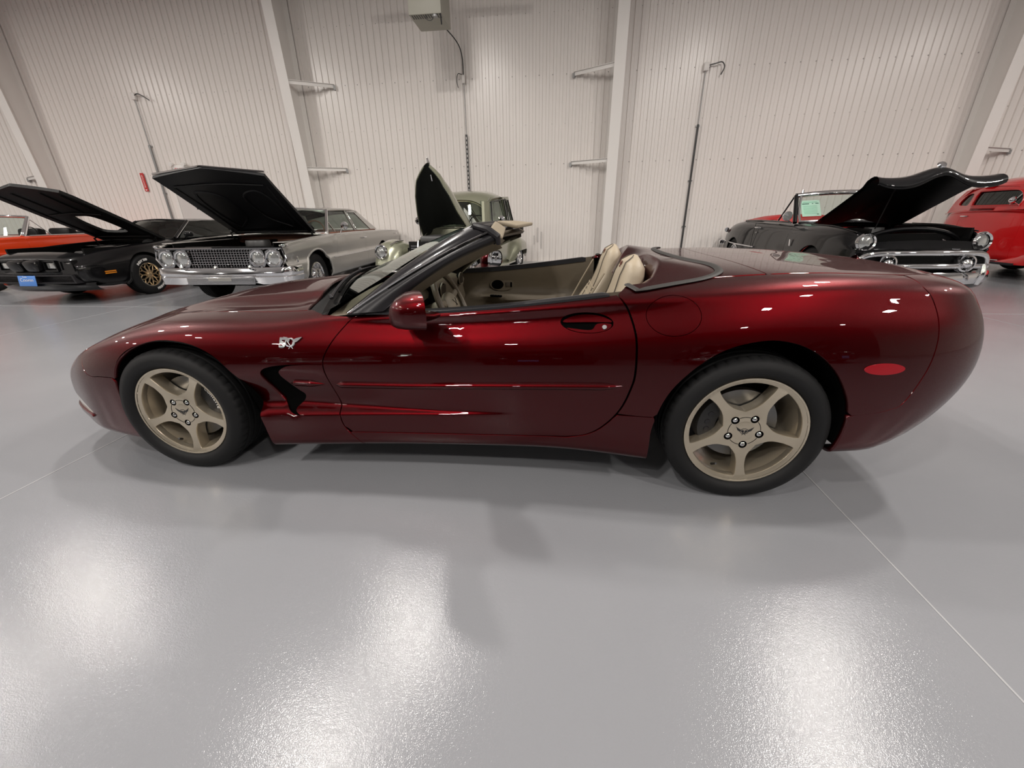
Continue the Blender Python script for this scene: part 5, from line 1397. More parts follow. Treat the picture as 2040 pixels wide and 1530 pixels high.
h, place = K.hood(.74, .915, math.radians(27.2), [(0,-.66),(.7,-.68),(1.45,-.66),(1.62,-.62),(1.78,0),(1.62,.62),(1.45,.66),(.7,.68),(0,.66)], M_blk, mat('hood_black',(.006,.006,.006),.5,spec=.25), .03, holes=[smooth([(.30,-.22),(.42,-.27),(.70,-.25),(.86,-.17),(.88,0),(.86,.17),(.70,.25),(.42,.27),(.30,.22),(.27,0)],3,True)], t=.045,
   ribs=[[(.12,-.58),(1.55,-.54)],[(.12,.58),(1.55,.54)],[(.95,-.5),(.98,0),(.95,.5)],[(.16,-.55),(.16,.55)],[(1.0,-.22),(1.6,-.25)],[(1.0,.22),(1.6,.25)]])
# cabin
A_b, A_t = (.84,-.76,.905), (1.42,-.575,1.205); mir = lambda p: (p[0], -p[1], p[2])
rows = []
for x, w_, z in ((1.36,.57,1.205),(1.46,.60,1.228),(1.75,.61,1.25),(2.05,.60,1.248),(2.30,.58,1.232),(2.5,.56,1.20)):
    rows.append([(x-.04*math.cos(v*PI/2), w_*math.sin(v*PI/2), z-.04*abs(math.sin(v*PI/2))**4) for v in np.linspace(-1,1,15)])
MB().loft(rows).build('roof', M_blk, R_, 60)
for s in (-1,1):
    sg = lambda p: (p[0], p[1]*-s, p[2])
    K.bar('windscreen_pillar', [sg(A_b), sg(A_t)], .024, M_blk, sm=False); K.bar('pillar_bright_trim', [sg((.86,-.785,.905)), sg((1.43,-.60,1.20))], .007, M_chrome, sm=False)
    cp = [(2.16,.60,1.23),(2.5,.56,1.20),(3.35,.70,.89),(2.55,.80,.905)]
    MB().add([(x,y*s,z) for x,y,z in cp]+[(x,(y-.05)*s,z) for x,y,z in cp], [(0,1,2,3),(7,6,5,4),(0,4,5,1),(1,5,6,2),(2,6,7,3),(3,7,4,0)]).build('sail_pillar', M_blk, R_, None)
    K.patch('side_glass', sg((.90,-.80,.90)), sg((2.45,-.80,.91)), sg((2.2,-.60,1.215)), sg((1.44,-.595,1.20)), M_darkglass)
    m_ = MB().box((1.0,s*.93,.97),(.10,.16,.10),bevel=.035).build('door_mirror', M_blk, R_); K.bar('mirror_foot', [(1.0,s*.84,.90),(1.0,s*.90,.95)], .02, M_blk, sm=False, parent=m_)
K.patch('windscreen', mir(A_b), A_b, A_t, mir(A_t), M_winglass, (-.13,0,.015)); K.bar('windscreen_header', [mir(A_t), (1.34,0,1.235), A_t], .018, M_blk)
K.patch('rear_glass', (2.45,.56,1.21),(2.45,-.56,1.21),(3.30,-.66,.905),(3.30,.66,.905), M_winglass, (.06,0,.02))
MB().box((.92,0,.86),(.3,1.5,.10),bevel=.03).build('dashboard', M_bay, R_)
for y in (-.36,.36): MB().box((1.85,y,.78),(.16,.46,.55),(0,.25,0),bevel=.06).build('front_seat', M_bay, R_); MB().box((1.98,y,1.08),(.09,.24,.14),bevel=.03).build('headrest', M_bay, R_)
MB().box((1.30,.02,1.15),(.03,.20,.05),bevel=.01).build('inside_mirror', M_bay, R_)
MB().tube([(1.22+.06*math.sin(a),-.36+.18*math.cos(a),.93+.15*math.sin(a)) for a in np.linspace(0,2*PI,24,endpoint=False)], .010, 6, closed=True).build('steering_wheel', M_bay, R_)
# ------------------------------------------------------------------ black convertible with pod grille
def conv_sections():
    xs = [-.86,-.74,-.5,-.2,0,.3,.7,1.1,1.6,2.1,2.6,2.95,3.3,3.6,3.76]
    zt = [.80,.905,.965,.99,1.0,1.005,1.01,1.02,1.03,1.035,1.03,1.01,.97,.90,.80]; Ws = [.80,.86,.895,.905,.908,.905,.885,.875,.875,.885,.90,.90,.87,.80,.70]
    P = []
    for x, z, w_ in zip(xs, zt, Ws):
        sill = np.interp(x, [-.86,-.5,0,3.2,3.76], [.42,.34,.28,.30,.40])
        P.append([(x,y,zz) for y, zz in ((w_-.10,sill),(w_-.02,sill+.06),(w_,.50),(w_+.002,.62),(w_-.012,.74),(w_-.035,z-.13),(w_-.085,z-.05),(w_-.17,z),(.50,z+.012),(0,z+.03))])
    return P
K = Kit('black_convertible', 'black rounded convertible with chrome pod grille and wavy raised hood', (6.62,4.50), 1.58, conv_sections(), M_blk, [(0,.36,.36),(2.9,.36,.34)])
R_ = K.root
K.side('front_fender', -.86, .80, 7.); K.side('door', .80, 2.0, 7.); K.side('rear_quarter', 2.0, 3.76, 7.); K.under(6); K.cap('rear_panel', 1); K.cap('front_panel', 0, M_blk)
K.top('cowl', .62, .95, 7.); K.top('trunk_lid', 2.72, 3.74, 7.)
for a in K.arches: K.well(a, .86, .5)
for s in (-1,1): K.wheel(0, s*.86, .345, .20, .09, 'chrome'); K.wheel(2.9, s*.86, .345, .20, .09, 'chrome')
# fender bulge and side trim
for s in (-1,1):
    K.headlamp((-.845,s*.70,.805), .092, (-1,s*.10,.10), bezel=.030, proj=.012)
    K.bar('fender_top_trim', [(-.70,s*.74,.925),(-.2,s*.745,.992),(.4,s*.74,1.006)], .008, M_blk)
    K.bar('rear_side_trim', [(1.9,s*.892,.56),(2.8,s*.907,.575),(3.6,s*.82,.60)], .014, M_chrome)
    K.bar('tail_lamp', [(3.50,s*.83,.83),(3.62,s*.80,.835),(3.72,s*.76,.835)], [.05,.045,.012], M_chrome, n=12)
    MB().lathe([(0,.05),(.05,.045),(.06,.0),(.05,-.05)],16,(3.80,s*.80,.55),(1,0,0)).build('bumper_tip', M_chrome, R_)
    K.bar('door_handle', [(1.84,s*.855,.915),(1.86,s*.895,.92),(1.97,s*.895,.92)], .012, M_chrome)
    MB().lathe([(0,.012),(.014,.008),(.014,0)],12,(1.93,s*.875,.83),(0,s,0)).build('door_lock', M_chrome, R_)
    MB().prism([[(-.02,-.05),(.01,-.05),(.03,.05),(.0,.05)]], 0,.012, lambda a,b,d,s=s:(.60+a,s*(.895+d),.72+b)).build('fender_badge', M_chrome, R_, None)
    for z, o_ in ((.88,.0),): K.bar('door_seam', [(2.0,s*.88,1.0),(2.005,s*.902,.75),(2.0,s*.905,.5)], .004, M_void)
# grille: arched upper bar, lower bar with two pods, floating centre bar
up = [(-.90,-.80,.52),(-.93,-.74,.62),(-.97,-.60,.665),(-1.0,-.3,.675),(-1.005,0,.675),(-1.0,.3,.675),(-.97,.60,.665),(-.93,.74,.62),(-.90,.80,.52)]
K.bar('grille_arch', up, .036, M_chrome, n=12)
K.bar('grille_bar', [(-.94,-.78,.505),(-1.0,-.4,.51),(-1.01,0,.51),(-1.0,.4,.51),(-.94,.78,.505)], .034, M_chrome, n=12)
MB().box((-.90,0,.56),(.05,1.5,.22)).build('grille_back', M_bay, R_, None)
for s in (-1,1):
    p_ = MB().lathe([(.105,-.05),(.115,0),(.105,.03),(.085,.035),(.078,.0)],28,(-1.0,s*.47,.545),(-1,0,0)).build('grille_pod', M_chrome, R_)
    MB().lathe([(.0,.085),(.02,.08),(.05,.05),(.065,.01),(.065,-.02)],20,(-1.0,s*.47,.545),(-1,0,0)).build('pod_bullet', M_chrome, p_)
    for k in range(8):
        a = 2*PI*k/8; MB().box((-1.0,s*.47+.08*math.cos(a),.545+.08*math.sin(a)),(.03,.012,.012)).build('pod_fin', M_chrome, p_, None)
    MB().lathe([(0,.02),(.05,.015),(.06,-.01)],18,(-.97,s*.73,.435),(-1,0,0)).build('parking_lamp', M_lampglass, R_)
    K.bar('bumper_overrider', [(-1.10,s*.60,.30),(-1.13,s*.60,.42),(-1.10,s*.60,.54)], [.03,.034,.026], M_chrome, n=10)
ln = []
for y in np.linspace(-.95,.95,27):
    x = -1.09+.26*(abs(y)/.95)**3; ln.append([(x+.07,y,.43),(x+.01,y,.435),(x-.015,y,.40),(x-.012,y,.33),(x+.015,y,.285),(x+.07,y,.28)])
MB().loft(ln).build('front_bumper', M_chrome, R_, 40)
MB().loft([[(p[0]+.04,p[1],p[2]*.6+.05) for p in r] for r in ln]).build('bumper_apron', M_blk, R_, 40)
# engine bay, hood
MB().box((-.1,0,.60),(1.3,1.25,.3)).build('engine_bay', M_bay, R_, None)
for s in (-1,1): MB().box((-.1,s*.62,.86),(1.3,.03,.22)).build('inner_fender', M_bay, R_, None)
ar = [(-.62,.62*math.cos(a),.76+.20*math.sin(a)) for a in np.linspace(PI,0,15)]
MB().tube(ar, .03, 8).build('radiator_support', M_blk, R_); MB().box((-.60,0,.80),(.05,1.0,.20)).build('radiator', M_bay, R_, None)
MB().box((.1,0,.80),(.5,.45,.14),bevel=.03).lathe([(0,.08),(.12,.08),(.13,0),(0,0)],20,(.1,0,.88)).build('engine', M_engine, R_)
for y, z in ((-.35,.78),(.32,.76),(-.2,.72)): MB().lathe([(0,.03),(.04,.02),(.05,0)],14,(-.70,y,z),(-1,0,0)).build('horn', M_chrome, R_)
hx, hz, th = .50, 1.015, math.radians(27)
c, s_ = math.cos(th), math.sin(th)
def hp(d, y, z): return (hx-d*c+z*s_, y, hz+d*s_+z*c)
rows = []
for d, dr in [(q,0.) for q in np.linspace(0,1.05,12)]+[(1.15,-.006),(1.24,-.022),(1.31,-.05),(1.365,-.095),(1.395,-.145),(1.405,-.195),(1.40,-.235),(1.385,-.255)]:
    w_ = np.interp(d, [0,.5,1.0,1.2,1.4],[.66,.66,.67,.70,.74]); row = []
    for v in np.linspace(-1,1,29):
        cen = math.exp(-(v/.32)**2); edge = abs(v)**5
        wave = .075*cen+.03*math.cos(v*PI*.5)+(.03*edge if d > 1.1 else 0)
        row.append(hp(d+.05*cen*(d > 1.1), v*w_, wave+dr*(1-.25*cen-.25*edge)))
    rows.append(row)
ho = MB().loft(rows).build('hood', M_blk, R_, 60)
MB().loft([[ (p[0]-.035*s_,p[1]*.97,p[2]-.035*c) for p in r] for r in rows[:-5]]).build('hood_underside', M_bay, ho, 60)
MB().tube([rows[-1][k] for k in range(29)], .005, 6).build('hood_lip_trim', M_blk, ho)
MB().lathe([(0,.03),(.04,.022),(.055,0)],18,hp(1.40,0,.065),(-.75,0,.6)).build('hood_badge', M_chrome, ho)
K.bar('hood_ornament', [hp(.92,0,.09), hp(1.02,0,.12), hp(1.16,0,.11)], [.006,.014,.010], M_chrome, parent=ho)
K.bar('hood_prop', [(-.35,.30,.95), hp(1.0,.22,.02)], .008, M_bay, sm=False, parent=ho)
for y in (-.5,.5): K.bar('hood_hinge', [(.52,y,.95),(.50,y,1.03)], .014, M_bay, sm=False)
# windscreen, cabin
A_b, A_t = (.86,-.74,1.03), (1.14,-.66,1.45); mir = lambda p: (p[0], -p[1], p[2])
fr = [(A_b[0],s*.74,A_b[2]) for s in (1,)]
for s in (-1,1):
    K.bar('windscreen_post', [(A_b[0],s*.76,1.02),(1.14,s*.69,1.45)], .035, M_blk, sm=False); K.bar('screen_chrome', [(.83,s*.70,1.035),(.95,s*.69,1.2),(1.08,s*.64,1.43)], .018, M_chrome)
    K.bar('vent_post', [(1.42,s*.77,1.03),(1.16,s*.70,1.45)], .013, M_blk, sm=False)
    sp = MB().lathe([(0,.075),(.045,.065),(.075,.0),(.078,-.02),(.07,-.03)],20,(.84,s*.92,1.13),(1,0,.1)).build('spot_lamp', M_chrome, R_)
    MB().lathe([(0,-.035),(.045,-.032),(.07,-.03)],20,(.84,s*.92,1.13),(1,0,.1)).build('spot_lens', M_lampglass, sp)
    K.bar('spot_bracket', [(.90,s*.80,1.02),(.87,s*.87,1.06),(.85,s*.91,1.08)], .012, M_chrome, parent=sp)
    MB().tube([(x,s*np.interp(x,[.9,1.5,2.1,2.7],[.80,.79,.79,.78]),np.interp(x,[.9,1.5,2.1,2.7],[1.025,1.04,1.045,1.035])) for x in np.linspace(.9,2.7,12)], .014, 6).build('belt_trim', M_blk, R_)
K.bar('screen_header', [(1.12,-.68,1.445),(1.02,-.3,1.475),(1.0,0,1.48),(1.02,.3,1.475),(1.12,.68,1.445)], .03, M_chrome, n=10)
K.bar('header_top', [(1.16,-.70,1.462),(1.06,-.3,1.495),(1.04,0,1.50),(1.06,.3,1.495),(1.16,.70,1.462)], .022, M_blk, n=8)
K.bar('screen_base', [(.84,-.72,1.035),(.70,-.3,1.05),(.67,0,1.052),(.70,.3,1.05),(.84,.72,1.035)], .022, M_chrome, n=10)
K.patch('windscreen', mir(A_b), A_b, A_t, mir(A_t), M_winglass, (-.15,0,.02))
for y in (-.60,.62): MB().lathe([(0,.05),(.014,.045),(.018,0)],10,(1.10,y,1.49)).build('header_latch', M_chrome, R_)
M_redt = mat('red_vinyl', (.42,.018,.018), .45, bump=(120,.2)); M_mint = mat('mint_paper', (.74,.90,.82), .6)
bt = []
for x, h_ in ((2.02,.03),(2.08,.09),(2.3,.115),(2.6,.10),(2.85,.05),(2.95,.0)): bt.append([(x,v*.74,1.035+h_*(1-abs(v)**4)) for v in np.linspace(-1,1,17)])
MB().loft(bt).build('tonneau_boot', M_redt, R_, 60)
MB().box((1.80,0,.93),(.22,1.3,.30),(0,.2,0),bevel=.06).build('front_seat', M_redt, R_); MB().box((.98,0,.98),(.25,1.4,.08),bevel=.03).build('dashboard', M_blk, R_)
MB().box((1.6,0,.55),(1.7,1.4,.1)).build('cabin_floor', M_redt, R_, None)
# price sheet behind the glass
ps = empty('price_sheet', (6.62-.50*math.cos(0)-.0, 4.50+.985, 1.245), 0, 'mint green printed sheet behind the black convertible windscreen', 'paper sign')
so = MB().box((0,0,0),(.30,.004,.30),(-.58,-.03,0)).build('sheet', M_mint, ps, None)
tl = Euler((-.58,-.03,0)).to_matrix()
def shp(x, y, z): return tuple(tl@Vector((x,-.0035-z,y)))
M_dg = mat('dark_green_ink', (.02,.10,.08), .6); M_lg = mat('light_green_ink', (.40,.66,.54), .6)
for x, y, w_, h_ in ((-.075,.085,.11,.014),(.105,.088,.05,.013),(.035,.086,.02,.010),(.10,-.115,.03,.012)): MB().box(shp(x,y,0),(w_,.001,h_),(-.58,-.03,0)).build('heading_bar', M_dg, ps, None)
for k in range(7): MB().box(shp(-.01,.045-k*.024,0),(.22,.001,.008),(-.58,-.03,0)).build('text_line', M_lg, ps, None)
MB().box(shp(0,.115,0),(.22,.001,.014),(-.58,-.03,0)).build('text_line', M_lg, ps, None)
# ------------------------------------------------------------------ pale green pre-war sedan
M_sage = mat('sage_paint', (.27,.275,.20), .28, metal=.45, coat=1., vary=(2,.02))
def tall_sections():
    xs = [-.42,-.2,.2,.6,.95,1.25,1.7,2.2,2.7,3.1,3.42]
    zt = [.84,.86,.90,.95,1.0,1.03,1.04,1.04,1.03,.98,.86]; Ws = [.17,.25,.36,.47,.585,.66,.70,.71,.68,.60,.46]
    P = []
    for x, z, w_ in zip(xs, zt, Ws):
        P.append([(x,y,zz) for y, zz in ((w_-.03,.32),(w_,.40),(w_+.012,.55),(w_+.008,.72),(w_-.01,z-.16),(w_-.05,z-.05),(w_-.12,z),(w_*.45,z+.02),(0,z+.03))])
    return P
K = Kit('green_sedan', 'pale green pre-war sedan with pointed hood raised behind the maroon windscreen', (-.27,4.45), math.radians(80), tall_sections(), M_sage, [])
R_ = K.root
K.side('hood_side', -.42, .95, 5.2); K.side('cowl_side', .95, 1.30, 6.); K.side('door', 1.30, 2.15, 6.); K.side('rear_quarter', 2.15, 3.42, 6.)
K.top('cowl_top', .93, 1.25, 6.); K.top('trunk_lid', 2.7, 3.40, 6.); K.cap('rear_panel', 1); K.under(5)
MB().box((.25,0,.55),(1.2,.5,.4)).build('engine_bay', M_bay, R_, None)
MB().box((.92,0,.82),(.04,1.05,.36),bevel=.01).build('firewall', M_sage, R_); MB().box((.30,0,.84),(.55,.44,.14),bevel=.03).build('engine', M_engine, R_)
MB().box((.89,-.40,.92),(.02,.16,.12)).build('firewall_plate', M_steel, R_, None)
g = MB()
for k in range(12): g.box((-.46,0,.42+k*.033),(.02,.30-.012*k*.5,.012))
g.build('grille_bars', M_chrome, R_, None); K.bar('grille_spine', [(-.50,0,.38),(-.49,0,.62),(-.44,0,.86)], [.02,.024,.014], M_chrome, n=10); MB().box((-.43,0,.62),(.03,.34,.46),bevel=.01).build('grille_back', M_bay, R_)
# pontoon fenders
def pontoon(name, x0, x1, yc, w_, ztop, s, rise=1.):
    secs = []
    for t in np.linspace(0,1,24):
        x = x0+(x1-x0)*t; h_ = ztop*(math.sin(PI*(.06+.94*t)**.72)**.55 if 0 < t < 1 else .05); ww = w_*(.35+.65*math.sin(PI*min(1,.08+t*.9))**.5)
        row = [(x, s*(yc+ww*math.cos(a)), .22+(h_-.22 if h_ > .3 else .08)*math.sin(a)**.8) for a in np.linspace(0,PI,17)]
        secs.append(row)
    return MB().loft(secs).build(name, M_sage, R_, 60)
for s in (-1,1):
    fs = []
    for t in np.linspace(0,1,26):
        x = -.62+1.55*t; top = np.interp(t,[0,.05,.15,.30,.5,.7,.85,1],[.46,.70,.83,.87,.82,.64,.44,.34]); bt_ = np.interp(t,[0,.1,.14,.42,.6,1],[.40,.36,.56,.60,.30,.28])
        w_ = np.interp(t,[0,.05,.15,.3,.6,1],[.09,.17,.215,.225,.20,.15]); yc = np.interp(t,[0,.3,1],[.60,.62,.72])
        fs.append([(x, s*(yc+w_*math.cos(a)*(1 if math.cos(a) > 0 else 1.25)), bt_+(top-bt_)*max(0,math.sin(a))**.62) for a in np.linspace(0,PI,19)])
    MB().loft(fs).build('front_fender', M_sage, R_, 60)
    K.headlamp((-.585,s*.60,.70), .088, (-1,s*.05,.12), bezel=.026)
    rs = []
    for t in np.linspace(0,1,22):
        x = 2.15+1.25*t; top = np.interp(t,[0,.2,.45,.7,.9,1],[.34,.66,.80,.74,.56,.36]); bt_ = np.interp(t,[0,.15,.25,.7,.8,1],[.30,.32,.50,.50,.32,.30]); w_ = np.interp(t,[0,.3,.7,1],[.06,.19,.19,.06])
        rs.append([(x, s*(.66+w_*1.25*math.cos(a)), bt_+(top-bt_)*max(0,math.sin(a))**.62) for a in np.linspace(0,PI*.6,15)])
    MB().loft(rs).build('rear_fender', M_sage, R_, 60)
    MB().box((1.5,s*.76,.31),(1.3,.22,.035),bevel=.01).build('running_board', M_sage, R_)
    K.wheel(0, s*.76, .34, .21, .085, 'chrome'); K.wheel(2.75, s*.80, .34, .21, .085, 'chrome')
    K.bar('fender_marker', [(-.45,s*.50,.80),(-.30,s*.47,.835),(-.12,s*.45,.845)], [.008,.02,.008], M_chrome)
K.bar('front_bumper', [(-.60,-.80,.42),(-.74,-.4,.42),(-.77,0,.42),(-.74,.4,.42),(-.60,.80,.42)], .045, M_chrome, n=8, flat=1.3)
# pointed bonnet, hinged at the cowl
hx, hz, th = 1.0, 1.04, math.radians(45); c, s_ = math.cos(th), math.sin(th)
rows = []
for d in np.linspace(0,1.30,18):
    t = d/1.30; w_ = np.interp(t,[0,.3,.7,.9,1],[.50,.44,.31,.20,.05]); dr = np.interp(t,[0,.5,.85,1],[.40,.34,.20,.06]); row = []
    for a in np.linspace(0,PI,21):
        y = w_*math.copysign(abs(math.cos(a))**.8, math.cos(a)); z = dr*(math.sin(a)**.75)-dr+.03+.03*(1-abs(math.cos(a)))
        row.append((hx-d*c+z*s_, y, hz+d*s_+z*c))
    rows.append(row)
ho = MB().loft(rows).build('hood', M_sage, R_, 60)
MB().loft([[(p[0]-.02*s_,p[1]*.95,p[2]-.02*c) for p in r] for r in rows]).build('hood_lining', mat('hood_felt',(.012,.014,.012),.8), ho, 60)
for k in (0,20): MB().tube([r[k] for r in rows], .012, 6).build('hood_edge', M_sage, ho)
K.bar('hood_mascot', [rows[-1][10], (rows[-1][10][0]-.0,0,rows[-1][10][2]+.06), (rows[-3][10][0],0,rows[-3][10][2]+.03)], [.012,.014,.006], M_chrome, parent=ho)
K.bar('hood_latch', [(hx-1.20*c+.05,0,hz+1.20*s_-.05),(hx-1.20*c+.08,0,hz+1.20*s_-.14)], .016, M_chrome, sm=False, parent=ho)
K.bar('hood_prop', [(.35,.36,.90),(hx-.95*c,.36,hz+.95*s_-.16)], .008, M_bay, sm=False, parent=ho)
# cabin
rr = []
for x, w_, z in ((1.27,.50,1.49),(1.34,.56,1.56),(1.55,.61,1.645),(1.95,.62,1.675),(2.4,.60,1.645),(2.8,.53,1.53),(3.1,.42,1.30),(3.28,.30,1.05)):
    rr.append([(x-.07*math.cos(v*PI/2), w_*math.sin(v*PI/2), z-.12*abs(math.sin(v*PI/2))**3.5) for v in np.linspace(-1,1,19)])
def shell(rows):
    b = MB().loft(rows[:6])
    for q in (slice(0,4), slice(15,19)): b.loft([r[q] for r in rows[5:]])
    return b
shell(rr).build('roof', M_sage, R_, 60); shell([[(p[0],p[1]*.96,p[2]-.03) for p in r] for r in rr]).build('headliner', mat('tan_cloth',(.24,.20,.12),.8), R_, 60)
for s in (-1,1):
    def slab(name, cp, m=M_sage, t=.05):
        MB().add([(x,y*s,z) for x,y,z in cp]+[(x,(y-t)*s,z) for x,y,z in cp], [tuple(range(len(cp))), tuple(range(2*len(cp)-1,len(cp)-1,-1))]+[(k,(k+1)%len(cp),len(cp)+(k+1)%len(cp),len(cp)+k) for k in range(len(cp))]).build(name, m, R_, None)
    slab('windscreen_pillar', [(1.03,.60,1.02),(1.16,.66,1.02),(1.36,.59,1.46),(1.25,.52,1.46)])
    slab('door_pillar', [(2.10,.71,1.03),(2.20,.71,1.03),(2.14,.63,1.54),(2.06,.63,1.54)])
    slab('rear_pillar', [(2.62,.69,1.03),(2.86,.64,1.03),(2.76,.55,1.46),(2.56,.58,1.53)])
    slab('roof_side', [(1.28,.56,1.44),(2.62,.60,1.50),(2.60,.59,1.58),(1.40,.57,1.53)])
    K.patch('side_glass', (1.16,s*.67,1.03),(2.12,s*.70,1.03),(2.08,s*.61,1.50),(1.38,s*.57,1.47), M_winglass)
    K.patch('quarter_glass', (2.2,s*.70,1.03),(2.62,s*.68,1.03),(2.56,s*.58,1.50),(2.16,s*.61,1.50), M_winglass)
    K.bar('window_trim', [(1.20,s*.69,1.05),(1.42,s*.60,1.45),(2.04,s*.65,1.51),(2.09,s*.72,1.06)], .012, M_pil, sm=False)
    K.bar('window_trim', [(2.22,s*.72,1.06),(2.16,s*.65,1.51),(2.54,s*.60,1.51),(2.60,s*.70,1.06)], .012, M_pil, sm=False)
    m_ = MB().lathe([(0,.02),(.06,.015),(.07,-.01),(.03,-.04)],18,(1.24,s*.86,1.14),(1,0,0)).build('door_mirror', M_chrome, R_); K.bar('mirror_stalk', [(1.26,s*.70,1.03),(1.25,s*.84,1.12)], .010, M_chrome, sm=False, parent=m_)
    MB().box((1.75,s*.55,.80),(.9,.05,.4)).build('door_card', MATS['tan_cloth'], R_, None)
K.patch('windscreen', (1.06,.56,1.03),(1.06,-.56,1.03),(1.29,-.50,1.47),(1.29,.50,1.47), M_winglass, (-.10,0,0)); K.patch('rear_glass', (2.76,.47,1.51),(2.76,-.47,1.51),(3.25,-.34,1.06),(3.25,.34,1.06), M_winglass)
for y in (-.32,.32): MB().box((1.95,y,.80),(.16,.5,.44),(0,.2,0),bevel=.05).build('front_seat', MATS['tan_cloth'], R_)
MB().box((1.18,0,.98),(.2,1.1,.10),bevel=.03).build('dashboard', M_sage, R_)
MB().tube([(1.38+.05*math.sin(a),-.33+.19*math.cos(a),1.05+.17*math.sin(a)) for a in np.linspace(0,2*PI,24,endpoint=False)], .010, 6, closed=True).build('steering_wheel', M_bay, R_)
MB().prism([[(0,.05),(.05,0),(0,-.05),(-.05,0)]], 0,.004, lambda a,b,d:(3.02+d,-.12+a,1.24+b)).build('window_sticker', M_white, R_, None)
# ------------------------------------------------------------------ red hot rod at the right, orange convertible at the left
M_redp = mat('bright_red_paint', (.50,.006,.008), .25, coat=1., coat_rough=.02)
def rod_sections():
    xs = [-1.05,-.7,-.2,.2,.5,.9,1.4,1.8,2.1,2.3]
    zt = [.92,.98,1.06,1.12,1.16,1.19,1.20,1.18,1.10,.95]; Ws = [.20,.30,.44,.56,.66,.74,.77,.74,.64,.48]
    return [[(x,y,zz) for y, zz in ((w_-.03,.30),(w_,.38),(w_+.012,.60),(w_+.01,.85),(w_-.005,z-.12),(w_-.03,z-.04),(w_-.09,z),(w_*.45,z+.02),(0,z+.03))] for x, z, w_ in zip(xs, zt, Ws)]
K = Kit('red_hot_rod', 'bright red pre-war hot rod sedan at the right edge of the hall', (10.80,5.72), PI/2, rod_sections(), M_redp, [])
R_ = K.root
K.side('hood_side', -1.05, .25, 6.); K.side('door', .50, 1.62, 6.); K.side('cowl_side', .25, .50, 6.); K.side('rear_quarter', 1.62, 2.30, 6.); K.top('hood', -1.05, .25, 6.); K.top('cowl_top', .25, .62, 6.); K.cap('rear_panel', 1); K.cap('radiator_shell', 0); K.under(5)
rr = []
for x, w_, z in ((.52,.54,1.50),(.60,.60,1.60),(.85,.65,1.715),(1.3,.66,1.75),(1.75,.62,1.70),(2.05,.54,1.52),(2.25,.44,1.20)):
    rr.append([(x-.05*math.cos(v*PI/2), w_*math.sin(v*PI/2), z-.15*abs(math.sin(v*PI/2))**3.5) for v in np.linspace(-1,1,19)])
MB().loft(rr).build('roof', M_redp, R_, 60); MB().loft([[(p[0],p[1]*.95,p[2]-.03) for p in r] for r in rr]).build('headliner', M_bay, R_, 60)
for s in (-1,1):
    sidep = [(.42,1.18),(2.25,1.12),(2.16,1.35),(1.98,1.54),(1.75,1.585),(.80,1.60),(.60,1.50)]
    win = smooth([(.62,1.26),(.64,1.38),(.74,1.485),(.90,1.515),(1.45,1.51),(1.52,1.49),(1.55,1.40),(1.53,1.27),(1.45,1.25),(.75,1.25)],3,True)
    win2 = smooth([(1.66,1.27),(1.66,1.44),(1.72,1.48),(1.86,1.45),(1.97,1.33),(1.96,1.27),(1.8,1.26)],3,True)
    fr_ = lambda a,b,d,s=s: (a, s*(np.interp(b,[1.12,1.25,1.6],[.765,.735,.635])*np.interp(a,[.42,.9,1.5,2.25],[.93,1.0,1.0,.70])-d), b)
    MB().prism([dens(sidep,.08), win, win2], 0, .05, fr_).build('upper_side', M_redp, R_, 40)
    MB().tube([fr_(a,b,-.004) for a,b in win], .012, 6, closed=True).build('window_frame', M_redp, R_)
    MB().prism([win], .028, .032, fr_).build('side_glass', M_darkglass, R_, 40); MB().prism([win2], .028, .032, fr_).build('quarter_glass', M_darkglass, R_, 40)
    K.bar('vent_bar', [fr_(.80,1.255,.01), fr_(.70,1.46,.01)], .008, M_chrome, sm=False)
    K.bar('belt_crease', [(.3,s*.60,1.13),(.6,s*.70,1.15),(1.2,s*.775,1.155),(1.8,s*.76,1.14),(2.2,s*.60,1.10)], .008, M_redp)
    K.bar('door_handle', [(1.46,s*.765,1.06),(1.48,s*.80,1.06),(1.58,s*.80,1.06)], .012, M_chrome)
    fs = []
    for t in np.linspace(0,1,26):
        x = -1.25+1.75*t; top = np.interp(t,[0,.08,.25,.4,.6,.8,1],[.40,.66,.82,.82,.66,.42,.30]); bt_ = np.interp(t,[0,.12,.2,.5,.65,1],[.36,.34,.52,.52,.27,.25]); w_ = np.interp(t,[0,.1,.3,1],[.08,.18,.2,.15])
        fs.append([(x, s*(.66+.08*t+w_*math.cos(a)), bt_+(top-bt_)*max(0,math.sin(a))**.62) for a in np.linspace(0,PI,17)])
    MB().loft(fs).build('front_fender', M_redp, R_, 60)
    rs = []
    for t in np.linspace(0,1,20):
        x = 1.25+1.2*t; top = np.interp(t,[0,.2,.45,.7,1],[.30,.60,.74,.68,.34]); bt_ = np.interp(t,[0,.2,.3,.7,1],[.26,.30,.50,.50,.28]); w_ = np.interp(t,[0,.3,.7,1],[.06,.2,.2,.06])
        rs.append([(x, s*(.70+w_*math.cos(a)), bt_+(top-bt_)*max(0,math.sin(a))**.62) for a in np.linspace(0,PI*.6,13)])
    MB().loft(rs).build('rear_fender', M_redp, R_, 60)
    MB().box((.75,s*.82,.27),(1.3,.24,.04),bevel=.012).build('running_board', M_satin, R_)
    K.wheel(-.70, s*.80, .33, .20, .09, 'chrome'); K.wheel(1.75, s*.84, .35, .20, .11, 'chrome')
    K.headlamp((-1.22,s*.50,.80), .085, (-1,0,.05), bezel=.025)
    m_ = MB().lathe([(0,.02),(.05,.015),(.06,-.01),(.02,-.05)],16,(.62,s*.86,1.33),(1,0,0)).build('door_mirror', M_chrome, R_); K.bar('mirror_stalk', [(.62,s*.72,1.24),(.62,s*.84,1.31)], .010, M_chrome, sm=False, parent=m_)
